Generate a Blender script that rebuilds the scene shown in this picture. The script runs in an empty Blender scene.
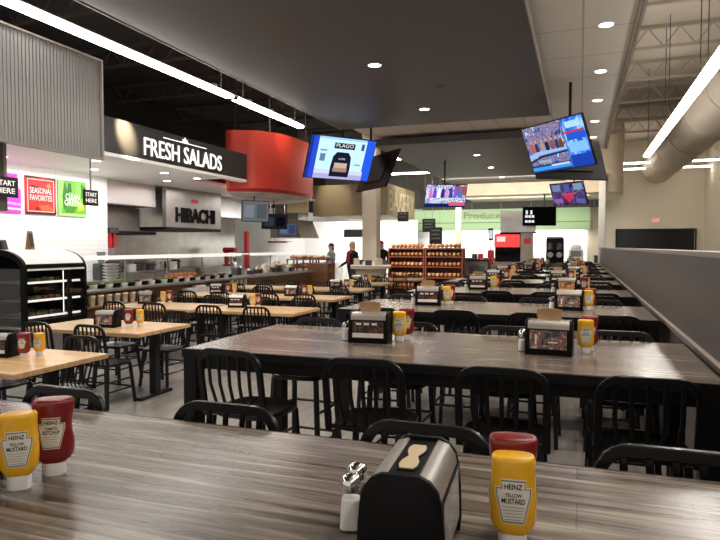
import bpy, bmesh, math, random
from mathutils import Vector, Matrix, Euler
R = math.radians
random.seed(7)
SC = bpy.context.scene
COL = SC.collection
PI = math.pi

# ------------------------------------------------------------------ materials
def _p(name):
    m = bpy.data.materials.new(name); m.use_nodes = True
    nt = m.node_tree
    return m, nt, nt.nodes['Principled BSDF']

def mat(name, col, rough=0.5, metal=0.0, emit=None, es=0.0, alpha=1.0, trans=0.0, coat=0.0, spec=0.5, noise=0.0, nscale=8.0):
    m, nt, b = _p(name)
    c = (col[0], col[1], col[2], 1)
    b.inputs['Base Color'].default_value = c
    b.inputs['Roughness'].default_value = rough
    b.inputs['Metallic'].default_value = metal
    b.inputs['Specular IOR Level'].default_value = spec
    b.inputs['Alpha'].default_value = alpha
    b.inputs['Transmission Weight'].default_value = trans
    b.inputs['Coat Weight'].default_value = coat
    if emit:
        b.inputs['Emission Color'].default_value = (emit[0], emit[1], emit[2], 1)
        b.inputs['Emission Strength'].default_value = es
    if noise > 0:
        tc = nt.nodes.new('ShaderNodeTexCoord'); n = nt.nodes.new('ShaderNodeTexNoise')
        n.inputs['Scale'].default_value = nscale; n.inputs['Detail'].default_value = 5
        r = nt.nodes.new('ShaderNodeValToRGB')
        r.color_ramp.elements[0].position = .3; r.color_ramp.elements[1].position = .7
        r.color_ramp.elements[0].color = tuple(x * (1 - noise) for x in col[:3]) + (1,)
        r.color_ramp.elements[1].color = tuple(min(1, x * (1 + noise)) for x in col[:3]) + (1,)
        nt.links.new(tc.outputs['Object'], n.inputs['Vector']); nt.links.new(n.outputs['Fac'], r.inputs['Fac'])
        nt.links.new(r.outputs['Color'], b.inputs['Base Color'])
    return m

def wood(name, cols, scale, rough, plank=None, coat=0.0, dist=0.8, grain=0):
    m, nt, b = _p(name)
    tc = nt.nodes.new('ShaderNodeTexCoord'); oi = nt.nodes.new('ShaderNodeObjectInfo')
    ad = nt.nodes.new('ShaderNodeVectorMath'); ad.operation = 'ADD'
    nt.links.new(tc.outputs['Object'], ad.inputs[0]); nt.links.new(oi.outputs['Location'], ad.inputs[1])
    mp = nt.nodes.new('ShaderNodeMapping'); mp.inputs['Scale'].default_value = scale
    nt.links.new(ad.outputs[0], mp.inputs['Vector'])
    n = nt.nodes.new('ShaderNodeTexNoise'); n.inputs['Scale'].default_value = 1.0
    n.inputs['Detail'].default_value = 9; n.inputs['Roughness'].default_value = .62; n.inputs['Distortion'].default_value = dist
    nt.links.new(mp.outputs[0], n.inputs['Vector'])
    r = nt.nodes.new('ShaderNodeValToRGB'); e = r.color_ramp.elements
    e[0].position = .30; e[1].position = .72
    e[0].color = cols[0] + (1,); e[1].color = cols[-1] + (1,)
    for i, c in enumerate(cols[1:-1]):
        k = e.new(.30 + .42 * (i + 1) / (len(cols) - 1)); k.color = c + (1,)
    fac = n.outputs['Fac']
    if grain:
        mp2 = nt.nodes.new('ShaderNodeMapping'); mp2.inputs['Scale'].default_value = (.45, 3.2, 1)
        nt.links.new(ad.outputs[0], mp2.inputs['Vector'])
        wv = nt.nodes.new('ShaderNodeTexWave'); wv.bands_direction = 'Y'; wv.wave_profile = 'SAW'
        wv.inputs['Scale'].default_value = 1.6; wv.inputs['Distortion'].default_value = 14; wv.inputs['Detail'].default_value = 3; wv.inputs['Detail Scale'].default_value = .9
        nt.links.new(mp2.outputs[0], wv.inputs['Vector'])
        mxf = nt.nodes.new('ShaderNodeMix'); mxf.inputs['Factor'].default_value = grain
        nt.links.new(fac, mxf.inputs[2]); nt.links.new(wv.outputs['Fac'], mxf.inputs[3]); fac = mxf.outputs[0]
    e[0].position, e[-1].position = (.33, .69) if grain else (.30, .72)
    nt.links.new(fac, r.inputs['Fac'])
    out = r.outputs['Color']
    if plank:
        br = nt.nodes.new('ShaderNodeTexBrick')
        br.inputs['Scale'].default_value = 1.0
        br.inputs['Brick Width'].default_value = plank[0]; br.inputs['Row Height'].default_value = plank[1]
        br.inputs['Mortar Size'].default_value = plank[2]; br.offset = .37
        g = plank[3]
        br.inputs['Color1'].default_value = (1 - g, 1 - g, 1 - g, 1); br.inputs['Color2'].default_value = (1, 1, 1, 1)
        br.inputs['Mortar'].default_value = (plank[4],) * 3 + (1,)
        nt.links.new(ad.outputs[0], br.inputs['Vector'])
        mx = nt.nodes.new('ShaderNodeMix'); mx.data_type = 'RGBA'; mx.blend_type = 'MULTIPLY'; mx.inputs['Factor'].default_value = 1
        nt.links.new(out, mx.inputs[6]); nt.links.new(br.outputs['Color'], mx.inputs[7]); out = mx.outputs[2]
    nt.links.new(out, b.inputs['Base Color'])
    b.inputs['Roughness'].default_value = rough; b.inputs['Coat Weight'].default_value = coat; b.inputs['Coat Roughness'].default_value = .2
    return m

def brickmat(name, c1, c2, mortar, bw, rh, ms, rough, axis='yz', off=.5):
    m, nt, b = _p(name)
    tc = nt.nodes.new('ShaderNodeTexCoord'); sp = nt.nodes.new('ShaderNodeSeparateXYZ'); cb = nt.nodes.new('ShaderNodeCombineXYZ')
    nt.links.new(tc.outputs['Object'], sp.inputs[0])
    nt.links.new(sp.outputs['XYZ'.index(axis[0].upper())], cb.inputs[0]); nt.links.new(sp.outputs['XYZ'.index(axis[1].upper())], cb.inputs[1])
    br = nt.nodes.new('ShaderNodeTexBrick'); br.offset = off
    br.inputs['Scale'].default_value = 1; br.inputs['Brick Width'].default_value = bw; br.inputs['Row Height'].default_value = rh
    br.inputs['Mortar Size'].default_value = ms
    for k, c in (('Color1', c1), ('Color2', c2), ('Mortar', mortar)): br.inputs[k].default_value = c + (1,)
    nt.links.new(cb.outputs[0], br.inputs['Vector']); nt.links.new(br.outputs['Color'], b.inputs['Base Color'])
    b.inputs['Roughness'].default_value = rough
    return m

def ribbed(name, col, scale, axis, metal, rough):
    m, nt, b = _p(name)
    tc = nt.nodes.new('ShaderNodeTexCoord'); w = nt.nodes.new('ShaderNodeTexWave')
    w.bands_direction = axis; w.inputs['Scale'].default_value = scale
    nt.links.new(tc.outputs['Object'], w.inputs['Vector'])
    bp = nt.nodes.new('ShaderNodeBump'); bp.inputs['Strength'].default_value = .6; bp.inputs['Distance'].default_value = .02
    nt.links.new(w.outputs['Fac'], bp.inputs['Height']); nt.links.new(bp.outputs[0], b.inputs['Normal'])
    b.inputs['Base Color'].default_value = col + (1,); b.inputs['Metallic'].default_value = metal; b.inputs['Roughness'].default_value = rough
    return m

def glass(name, col=(1, 1, 1), rough=.03, fac=.85):
    # thin architectural pane: mostly see-through with a fresnel reflection
    m = bpy.data.materials.new(name); m.use_nodes = True; nt = m.node_tree; nt.nodes.clear()
    o = nt.nodes.new('ShaderNodeOutputMaterial'); t = nt.nodes.new('ShaderNodeBsdfTransparent'); g = nt.nodes.new('ShaderNodeBsdfGlossy')
    lw = nt.nodes.new('ShaderNodeLayerWeight'); lw.inputs[0].default_value = .5
    pw = nt.nodes.new('ShaderNodeMath'); pw.operation = 'POWER'; pw.inputs[1].default_value = 4
    f = nt.nodes.new('ShaderNodeMath'); f.operation = 'MULTIPLY_ADD'; f.inputs[1].default_value = .6; f.inputs[2].default_value = .05
    nt.links.new(lw.outputs['Facing'], pw.inputs[0]); nt.links.new(pw.outputs[0], f.inputs[0])
    mx = nt.nodes.new('ShaderNodeMixShader')
    t.inputs[0].default_value = col + (1,); g.inputs['Roughness'].default_value = rough
    nt.links.new(f.outputs[0], mx.inputs[0]); nt.links.new(t.outputs[0], mx.inputs[1]); nt.links.new(g.outputs[0], mx.inputs[2])
    nt.links.new(mx.outputs[0], o.inputs[0])
    return m

def emis(name, col, s):
    m = bpy.data.materials.new(name); m.use_nodes = True; nt = m.node_tree; nt.nodes.clear()
    o = nt.nodes.new('ShaderNodeOutputMaterial'); e = nt.nodes.new('ShaderNodeEmission')
    e.inputs[0].default_value = col + (1,); e.inputs[1].default_value = s
    nt.links.new(e.outputs[0], o.inputs[0]); return m

def srgb(r, g, b):
    f = lambda c: (c / 255 / 12.92) if c / 255 <= .04045 else ((c / 255 + .055) / 1.055) ** 2.4
    return (f(r), f(g), f(b))

M = {}
M['tabletop'] = wood('grey_wood', [(.030, .020, .015), (.135, .104, .081), (.25, .203, .166), (.46, .39, .325)], (1.7, 34, 34), .27, (2.9, .15, .0015, .30, .55), dist=.6, grain=.13, coat=.35)
M['tan'] = wood('butcher_block', [(.46, .27, .12), (.60, .38, .19), (.72, .49, .27)], (3, 26, 26), .30, (.55, .045, .0006, .22, .8), coat=.25, dist=.2)
M['floor'] = wood('floor_vinyl', [(.11, .098, .086), (.175, .160, .142), (.26, .24, .212)], (20, 1.5, 1), .33, None)
M['black'] = mat('black_metal', (.0045, .0045, .005), .30, 0.0, coat=.08, spec=.32)
M['black_edge'] = mat('black_edge', (.006, .0055, .0055), .45, spec=.2)
M['black_plastic'] = mat('black_plastic', (.0035, .0035, .0038), .5, spec=.14)
M['tvblack'] = mat('tv_black', (.008, .008, .009), .5, spec=.2)
M['silver'] = mat('silver_plastic', (.36, .335, .305), .32, .45)
M['chrome'] = mat('chrome', (.75, .74, .72), .12, 1.0)
M['steel_b'] = mat('stainless_bright', (.66, .64, .62), .22, .95, noise=.15, nscale=2)
M['steel'] = mat('stainless', (.52, .50, .48), .32, .9, noise=.12, nscale=3)
M['hood'] = mat('hood_satin', (.74, .73, .71), .38, .25)
M['steel_d'] = mat('stainless_matte', (.36, .34, .32), .45, .7, noise=.1, nscale=2)
M['ketchup'] = mat('ketchup_red', (.20, .009, .012), .28, coat=.2)
M['mustard'] = mat('mustard_yellow', (.83, .43, .012), .30, coat=.2)
M['white_pl'] = mat('white_plastic', (.82, .80, .76), .4)
M['label_w'] = mat('label_cream', (.72, .68, .58), .5)
M['label_b'] = mat('label_border', (.20, .18, .15), .5)
M['ink'] = mat('ink_black', (.006, .005, .005), .9, spec=.1)
M['napkin'] = mat('napkin_tan', (.60, .47, .31), .8)
M['kraft'] = mat('kraft_paper', (.56, .36, .19), .8, noise=.08, nscale=30)
M['salt'] = mat('salt_white', (.86, .84, .80), .7)
M['pepper'] = mat('pepper_grain', (.10, .075, .055), .8, noise=.6, nscale=400)
M['glass'] = glass('clear_glass')
M['wall_half'] = mat('half_wall_paint', srgb(104, 95, 93), .55)
M['trim_l'] = mat('trim_light', srgb(150, 140, 132), .5)
M['cloud'] = mat('cloud_paint', (.100, .093, .095), .55)
M['grid'] = brickmat('grid_ceiling', (.82, .78, .72), (.82, .78, .72), (.52, .49, .45), 1.2, .6, .012, .85, 'yx', 0)
M['deck'] = ribbed('deck_tan', (.55, .48, .39), 8, 'X', 0, .8)
M['deck_d'] = ribbed('deck_dim', (.05, .045, .042), 8, 'X', 0, .8)  # low light over the food counters is put into this near-black colour
M['beam'] = mat('beam_tan', (.42, .36, .29), .7)
M['beam_d'] = mat('beam_dark', (.07, .062, .055), .7)
M['duct'] = mat('duct_paint', (.55, .47, .37), .55)
M['beige'] = mat('beige_wall', (.60, .53, .41), .75)
M['beige_p'] = mat('beige_bakery', (.50, .40, .25), .6)
M['white_wall'] = mat('white_wall', (.82, .81, .79), .6)
M['tile'] = brickmat('white_tile', (.84, .84, .83), (.86, .86, .85), (.62, .62, .62), .30, .10, .004, .25, 'yz')
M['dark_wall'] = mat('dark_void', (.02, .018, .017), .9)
M['soffit'] = mat('soffit_black', (.022, .020, .020), .40)
M['corr'] = None
M['corr_m'] = mat('corrugated_steel', (.24, .235, .23), .45, .4)
M['red'] = mat('drum_red', (.60, .05, .028), .38)
M['red_d'] = mat('red_enamel', (.48, .02, .025), .4)
M['white'] = mat('white_paint', (.86, .85, .83), .5)
M['letter_w'] = mat('letter_white', (.88, .86, .82), .5, emit=(1, .96, .9), es=.55)
M['counter_w'] = wood('counter_walnut', [(.16, .075, .032), (.25, .125, .058), (.33, .17, .085)], (3, 3, 30), .45)
M['green'] = mat('green_band', (.36, .52, .28), .6)
M['greybrown'] = mat('fascia_greybrown', (.14, .125, .105), .7)
M['win_black'] = mat('window_dark', (.008, .008, .009), .15)
M['strip'] = emis('strip_lamp', (1, .95, .88), 15.0)
M['dl'] = emis('downlight_lamp', (1, .93, .82), 16.0)
M['exit'] = emis('exit_lamp', (1, .12, .12), 1.6)
M['loaf'] = mat('bread_crust', (.50, .22, .08), .6, noise=.35, nscale=14)
M['shelf_red'] = mat('shelf_redbrown', (.20, .05, .025), .5)
M['brown'] = mat('brown_box', (.30, .16, .08), .7)
M['cardboard'] = mat('cup_paper', (.68, .56, .40), .8)
M['dkgrey'] = mat('dark_grey', (.05, .05, .052), .5)
M['grey'] = mat('mid_grey', (.20, .20, .21), .5)
M['skin'] = mat('skin', (.62, .38, .28), .6)
M['hair'] = mat('hair_blond', (.55, .36, .18), .7)
M['hair_d'] = mat('hair_dark', (.05, .03, .02), .7)
M['jacket'] = mat('jacket_dark', (.014, .012, .012), .9, spec=.2)
M['scarf'] = mat('scarf_red', (.35, .02, .02), .8)
M['shirt'] = mat('shirt_grey', (.30, .30, .32), .8)
M['jeans'] = mat('trousers_dark', (.03, .035, .05), .8)
M['salad'] = mat('salad_green', (.16, .30, .04), .7, noise=.6, nscale=40)
M['orange'] = mat('orange_food', (.60, .20, .05), .6, noise=.3, nscale=30)
M['cream'] = mat('cream_wall', (.78, .66, .40), .6)
_c = {}
def flat(r, g, b, rough=.5):
    k = ('f', r, g, b)
    if k not in _c: _c[k] = mat('paint_%d_%d_%d' % (r, g, b), srgb(r, g, b), rough)
    return _c[k]
def glow(r, g, b, s=1.0):
    k = ('g', r, g, b, s)
    if k not in _c: _c[k] = emis('screen_%d_%d_%d' % (r, g, b), srgb(r, g, b), s)
    return _c[k]

# ------------------------------------------------------------------ mesh builder
class MB:
    def __init__(s): s.v = []; s.f = []; s.m = []; s.mi = 0; s.T = Matrix.Identity(4)
    def add(s, vs, fs):
        b = len(s.v)
        s.v += [tuple(s.T @ Vector(v)) for v in vs]
        s.f += [tuple(b + i for i in f) for f in fs]; s.m += [s.mi] * len(fs)
        return s
    def box(s, x0, x1, y0, y1, z0, z1):
        return s.add([(x0, y0, z0), (x1, y0, z0), (x1, y1, z0), (x0, y1, z0), (x0, y0, z1), (x1, y0, z1), (x1, y1, z1), (x0, y1, z1)],
                     [(0, 3, 2, 1), (4, 5, 6, 7), (0, 1, 5, 4), (1, 2, 6, 5), (2, 3, 7, 6), (3, 0, 4, 7)])
    def loft(s, rings, cap=True):
        n = len(rings[0]); vs = [p for r in rings for p in r]; fs = []
        for i in range(len(rings) - 1):
            for j in range(n):
                k = (j + 1) % n
                fs.append((i * n + j, i * n + k, (i + 1) * n + k, (i + 1) * n + j))
        if cap: fs += [tuple(range(n))[::-1], tuple((len(rings) - 1) * n + j for j in range(n))]
        return s.add(vs, fs)
    def cyl(s, p0, p1, r0, r1=None, n=12):
        r1 = r0 if r1 is None else r1
        p0, p1 = Vector(p0), Vector(p1); d = (p1 - p0).normalized()
        a = d.orthogonal().normalized(); b = d.cross(a)
        return s.loft([[tuple(p + (a * math.cos(2 * PI * j / n) + b * math.sin(2 * PI * j / n)) * r) for j in range(n)] for p, r in ((p0, r0), (p1, r1))])
    def sweep(s, pts, w, h, up=(0, 1, 0), n=0):
        # section w (sideways) x h (along up); n>0 makes it an ellipse
        pts = [Vector(p) for p in pts]; up = Vector(up); rings = []
        for i, p in enumerate(pts):
            t = (pts[min(i + 1, len(pts) - 1)] - pts[max(i - 1, 0)]).normalized()
            sd = t.cross(up).normalized(); u = sd.cross(t).normalized()
            if n: rings.append([tuple(p + sd * math.cos(2 * PI * j / n) * w / 2 + u * math.sin(2 * PI * j / n) * h / 2) for j in range(n)])
            else: rings.append([tuple(p + sd * a * w / 2 + u * b * h / 2) for a, b in ((-1, -1), (1, -1), (1, 1), (-1, 1))])
        return s.loft(rings)
    def lathe(s, prof, n=16, c=(0, 0, 0)):
        return s.loft([[(c[0] + r * math.cos(2 * PI * j / n), c[1] + r * math.sin(2 * PI * j / n), c[2] + z) for j in range(n)] for r, z in prof])
    def prism(s, poly, axis, lo, hi):
        def P(a, b, t): return {'x': (t, a, b), 'y': (a, t, b), 'z': (a, b, t)}[axis]
        return s.loft([[P(a, b, lo) for a, b in poly], [P(a, b, hi) for a, b in poly]])
    def ball(s, c, r, n=12, m=8):
        rx, ry, rz = r if isinstance(r, tuple) else (r, r, r)
        return s.loft([[(c[0] + rx * math.sin(t) * math.cos(2 * PI * j / n), c[1] + ry * math.sin(t) * math.sin(2 * PI * j / n), c[2] - rz * math.cos(t)) for j in range(n)]
                       for t in [max(.02, min(PI - .02, PI * i / m)) for i in range(m + 1)]])
    def mesh(s, name, mats, bevel=0, seg=2, smooth=35):
        me = bpy.data.meshes.new(name); me.from_pydata(s.v, [], s.f)
        for m in (mats if isinstance(mats, (list, tuple)) else [mats]): me.materials.append(m)
        for p, i in zip(me.polygons, s.m): p.material_index = i
        bm = bmesh.new(); bm.from_mesh(me)
        bmesh.ops.recalc_face_normals(bm, faces=bm.faces)
        if bevel:
            es = [e for e in bm.edges if len(e.link_faces) == 2 and e.calc_face_angle(0) > R(30)]
            bmesh.ops.bevel(bm, geom=es, offset=bevel, segments=seg, affect='EDGES', clamp_overlap=True)
        bm.to_mesh(me); bm.free()
        if smooth:
            me.polygons.foreach_set('use_smooth', [True] * len(me.polygons))
            me.set_sharp_from_angle(angle=R(smooth))
        return me
    def build(s, name, mats, parent=None, loc=(0, 0, 0), rz=0, **k):
        o = bpy.data.objects.new(name, s.mesh(name, mats, **k)); COL.objects.link(o)
        o.location = loc; o.rotation_euler = (0, 0, rz)
        if parent: o.parent = parent
        return o

def tag(o, label, cat, group=None, kind=None):
    o['label'] = label; o['category'] = cat
    if group: o['group'] = group
    if kind: o['kind'] = kind
    return o
def thing(name, label, cat, loc=(0, 0, 0), rz=0, group=None, rot=None):
    o = bpy.data.objects.new(name, None); COL.objects.link(o); o.empty_display_size = .1
    o.location = loc; o.rotation_euler = rot if rot else (0, 0, rz)
    return tag(o, label, cat, group)
def struct(name, mb, m, **k):
    o = mb.build(name, m, **k); o['kind'] = 'structure'; return o
def dup(root, loc, rz=0, label=None, group=None):
    def rec(o, par):
        c = o.copy(); COL.objects.link(c)
        if par: c.parent = par
        for ch in list(o.children): rec(ch, c)
        return c
    r = rec(root, None); r.location = loc; r.rotation_euler = (0, 0, rz)
    if label: r['label'] = label
    if group: r['group'] = group
    return r
_txt = {}
def text(s, w=None, h=None, bold=.0):
    # flat letters in XY, centred on the origin, stretched to w x h
    key = (s, bold)
    if key not in _txt:
        cu = bpy.data.curves.new('t', 'FONT'); cu.body = s; cu.align_x = 'CENTER'; cu.resolution_u = 3; cu.offset = bold
        o = bpy.data.objects.new('t', cu); COL.objects.link(o); bpy.context.view_layer.update()
        me = bpy.data.meshes.new_from_object(o.evaluated_get(bpy.context.evaluated_depsgraph_get()))
        vs = [tuple(v.co) for v in me.vertices]; fs = [tuple(p.vertices) for p in me.polygons]
        bpy.data.objects.remove(o); bpy.data.curves.remove(cu); bpy.data.meshes.remove(me)
        x0, x1 = min(v[0] for v in vs), max(v[0] for v in vs); y0, y1 = min(v[1] for v in vs), max(v[1] for v in vs)
        _txt[key] = ([((v[0] - (x0 + x1) / 2) / (x1 - x0), (v[1] - (y0 + y1) / 2) / (y1 - y0)) for v in vs], fs, (x1 - x0) / (y1 - y0))
    vs, fs, asp = _txt[key]
    if w is None: w = h * asp
    if h is None: h = w / asp
    return [(x * w, y * h, 0) for x, y in vs], fs
def text3(s, w, h, t, bold=.0):
    # letters with thickness t along +Z
    vs, fs = text(s, w, h, bold); n = len(vs)
    ed = {}
    for f in fs:
        for a, b in zip(f, f[1:] + f[:1]):
            if (b, a) in ed: del ed[(b, a)]
            else: ed[(a, b)] = 1
    V = vs + [(x, y, t) for x, y, z in vs]
    return V, [f[::-1] for f in fs] + [tuple(i + n for i in f) for f in fs] + [(a, b, b + n, a + n) for a, b in ed]
FACE_PX = Matrix(((0, 0, 1, 0), (1, 0, 0, 0), (0, 1, 0, 0), (0, 0, 0, 1)))   # XY text -> plane facing +X, reading along +Y
FACE_MY = Matrix(((1, 0, 0, 0), (0, 0, -1, 0), (0, 1, 0, 0), (0, 0, 0, 1)))  # XY text -> plane facing -Y, reading along +X
def at(x, y, z, Mx=Matrix.Identity(4)): return Matrix.Translation((x, y, z)) @ Mx

ORD = ['first', 'second', 'third', 'fourth', 'fifth', 'sixth', 'seventh', 'eighth', 'ninth', 'tenth', 'eleventh', 'twelfth']
ROW = ['nearest', 'second', 'third', 'fourth', 'fifth', 'sixth', 'seventh', 'eighth', 'ninth', 'farthest']

# ------------------------------------------------------------------ the setting
struct('floor', MB().box(-14, 6, -3, 31, -.1, 0), M['floor'])
struct('ceiling_deck_right', MB().box(-4.9, 6, -3, 31, 6.4, 6.5), M['deck'])
struct('ceiling_deck_left', MB().box(-14, -4.9, -3, 31, 6.4, 6.5), M['deck_d'])
struct('ceiling_grid', MB().box(-5.1, .64, -3, 18.7, 4.45, 4.52), M['grid'])
struct('trim_grid_edge', MB().box(.64, .68, -3, 18.7, 4.42, 4.62), M['trim_l'])
def cloud(name, y0, y1):
    o = struct(name, MB().box(-4.9, -.58, y0, y1, 4.2, 4.36), M['cloud'])
    t = MB().box(-.58, -.565, y0, y1, 4.19, 4.37).box(-4.915, -4.9, y0, y1, 4.19, 4.37)
    t.build('edge_trim', M['trim_l'], o)
cloud('ceiling_cloud_near', -3, 12.42)
cloud('ceiling_cloud_far', 14.7, 24.8)
struct('wall_left_upper', MB().box(-13.2, -13, -3, 31, 3.4, 6.4), M['dark_wall'])
struct('wall_left', MB().box(-13.2, -13, -3, 31, 0, 3.4), M['white_wall'])
struct('wall_back', MB().box(-13, .3, 30.5, 30.7, 0, 3.6), M['white_wall'])
struct('wall_back_upper', MB().box(-13, .3, 30.5, 30.7, 3.6, 6.4), M['greybrown'])
wb = MB()
for b in ((.3, 1.56, 30, 30.2, 0, 6.4), (4.7, 6, 30, 30.2, 0, 6.4), (1.56, 4.7, 30, 30.2, 2.42, 6.4), (1.56, 4.7, 30, 30.2, 0, 1.35)): wb.box(*b)
struct('wall_back_right', wb, M['beige'])
struct('wall_right', MB().box(5.05, 5.25, -3, 30, 0, 6.4), M['beige'])
w = struct('window_1', MB().box(1.56, 4.7, 30.12, 30.16, 1.35, 2.42), M['win_black'])
MB().box(1.5, 4.76, 29.96, 30, 2.42, 2.46).box(1.5, 1.56, 29.96, 30, 1.35, 2.42).box(4.7, 4.76, 29.96, 30, 1.35, 2.42).build('window_frame', M['black_edge'], w)
hw = struct('wall_right_half', MB().box(.69, .86, -2.5, 24.6, 0, 1.61), M['wall_half'])
struct('trim_1', MB().box(.67, .88, -2.5, 24.62, 1.61, 1.64), M['trim_l'])
struct('trim_2', MB().box(.66, .69, -2.5, 24.6, 1.035, 1.065), M['trim_l'])
# columns
tag(struct('column_bakery', MB().box(-7.14, -6.62, 20, 20.5, 0, 6.4), M['beige'], bevel=.02), 'square cream column beside the bakery', 'column')
tag(struct('column_right', MB().box(.64, .88, 24.72, 24.96, 0, 4.4), M['white'], bevel=.02), 'white post at the far end of the half wall', 'column')
tag(struct('column_green', MB().box(-5.3, -5.05, 27.4, 27.65, 0, 5), M['beige'], bevel=.01), 'slim cream post in front of the green band', 'column')
# bulkhead with a rounded corner at the far end of the dining room
pl = [(-4.7, 25), (.85, 25)] + [(.85 + .7 * math.sin(a), 25.7 - .7 * math.cos(a)) for a in [R(15 * i) for i in range(1, 7)]] + [(1.55, 28.8), (-4.7, 28.8)]
struct('wall_bulkhead', MB().prism(pl, 'z', 3.74, 6.38), mat('bulkhead_wood', (.74, .63, .49), .6, noise=.1, nscale=2), smooth=30)
fb = MB().box(-7.2, .95, 29, 29.1, 3.42, 4.4)
fo = struct('wall_fascia', fb, mat('fascia_dark', (.045, .040, .034), .7))
ms = MB()
for i in range(6): ms.box(-6.2 + i * 1.35, -6.16 + i * 1.35, 28.98, 29, 3.42, 4.4)
ms.build('seam', M['greybrown'], fo)
gb = struct('wall_green_band', MB().box(-9, .4, 29.0, 29.15, 2.42, 3.42), M['green'])
MB().box(-9, .4, 28.97, 29.0, 2.78, 2.81).build('groove', flat(95, 120, 80), gb)
t = MB(); t.T = at(-4.35, 28.96, 3.13, FACE_MY); t.add(*text3('Produce', 1.7, .30, .02)); t.build('lettering', flat(125, 140, 95), gb, smooth=0)

# ------------------------------------------------------------------ kitchen shell on the left
struct('ceiling_kitchen', MB().box(-13, -7.66, 4, 12.7, 3.29, 3.34).box(-13, -8.9, 12.7, 20, 3.29, 3.34), M['white'])
struct('wall_tile', MB().box(-10.7, -10.5, 4, 11.55, 0, 3.29), M['tile'])
struct('wall_hibachi_side', MB().box(-12.2, -10.7, 11.45, 11.55, 0, 3.29), M['steel_d'])
struct('wall_hibachi', MB().box(-12.3, -12.2, 11.5, 20, 0, 3.29), M['steel'])
# corrugated hanging panel
cp = MB(); n = 0; prof = []
for i in range(128):
    y = 4.2 + (8.14 - 4.2) * i / 127
    prof.append((-7.5 - (.016 if i % 2 else 0), y))
cp.prism(prof + [(-7.56, 8.14), (-7.56, 4.2)], 'z', 3.13, 4.72)
co = cp.build('corrugated_fascia', M['corr_m'], smooth=0)
tag(co, 'ribbed grey metal panel hanging above the grab-and-go case', 'wall panel')
MB().box(-7.58, -7.47, 4.2, 8.17, 4.72, 4.75).box(-7.58, -7.47, 8.14, 8.17, 3.13, 4.72).box(-7.58, -7.47, 4.2, 8.17, 3.11, 3.13).build('edge_frame', M['trim_l'], co)
# black soffit with lettering
so = MB().box(-7.62, -7.5, 8.18, 12.84, 3.26, 3.86).build('soffit_sign', M['soffit'])
tag(so, 'long black soffit sign with white FRESH SALADS lettering', 'sign')
t = MB(); t.T = at(-7.498, 10.46, 3.50, FACE_PX); t.add(*text3('FRESH SALADS', 2.55, .33, .02)); t.build('lettering', M['letter_w'], so, smooth=0)
t = MB().box(-7.498, -7.485, 9.74, 11.16, 3.735, 3.752)
t.T = at(-7.498, 10.42, 3.78, FACE_PX); t.prism([(-.13, -.03), (.13, -.03), (.06, 0), (.09, .035), (.03, .02), (0, .075), (-.03, .02), (-.09, .035), (-.06, 0)], 'z', 0, .014)
t.build('leaf_ornament', M['letter_w'], so, smooth=0)
struct('trim_3', MB().box(-7.66, -7.5, 8.18, 12.84, 3.2, 3.26), M['white'])
# red drum
plan = [(-8.02, 12.80), (-7.70, 12.90), (-7.38, 13.06), (-7.12, 13.40), (-6.97, 13.9), (-6.92, 14.5), (-6.94, 15.1), (-7.08, 15.7), (-7.35, 16.3), (-7.75, 16.75), (-8.3, 17.0), (-9.0, 17.0), (-9.5, 16.5), (-9.6, 15.75), (-9.1, 14.75), (-8.6, 13.85), (-8.25, 13.15)]
def smooth_plan(P, k=4):
    out = []; n = len(P)
    for i in range(n):
        p0, p1, p2, p3 = P[i - 1], P[i], P[(i + 1) % n], P[(i + 2) % n]
        for q in range(k):
            t = q / k
            out.append(tuple(.5 * (2 * p1[d] + (p2[d] - p0[d]) * t + (2 * p0[d] - 5 * p1[d] + 4 * p2[d] - p3[d]) * t * t + (-p0[d] + 3 * p1[d] - 3 * p2[d] + p3[d]) * t ** 3) for d in (0, 1)))
    return out
plan = smooth_plan(plan); cx, cy = -8.25, 14.9
ring = lambda f, z: [(cx + (x - cx) * f, cy + (y - cy) * f, z) for x, y in plan]
do = MB().loft([ring(1, 3.08), ring(1, 4.46)]).build('red_drum_canopy', M['red'], smooth=40); tag(do, 'large round red bulkhead drum hanging over the cook line', 'bulkhead')
MB().loft([ring(.95, 3.0), ring(.985, 3.08)]).build('lower_lip', M['red_d'], do, smooth=40)
MB().loft([ring(.82, 2.95), ring(.95, 3.0)]).build('underside', mat('drum_underside', (.55, .47, .40), .5, noise=.5, nscale=1.2), do, smooth=40)
for sx, sy in ((.8, -1.0), (.9, .9), (-.8, 0)):
    MB().cyl((cx + sx, cy + sy, 4.44), (cx + sx, cy + sy, 6.4), .02).build('hanger_rod', M['beam_d'], do)
# hibachi panel
hp = MB().box(-10.6, -10.48, 13.7, 16.35, 2.2, 3.29)
ho = hp.build('hibachi_hood', M['steel_d']); tag(ho, 'brushed metal hood face with black HIBACHI lettering', 'hood')
t = MB(); t.T = at(-10.478, 15.05, 2.55, FACE_PX); t.add(*text3('HIBACHI', 1.9, .42, .03, .035)); t.build('lettering', M['ink'], ho, smooth=0)
MB().box(-10.478, -10.46, 14.85, 15.15, 2.92, 3.02).build('red_mark', M['red_d'], ho)
MB().box(-12.2, -10.48, 13.7, 16.35, 2.12, 2.2).build('hood_rim', M['black_edge'], ho)
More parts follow.
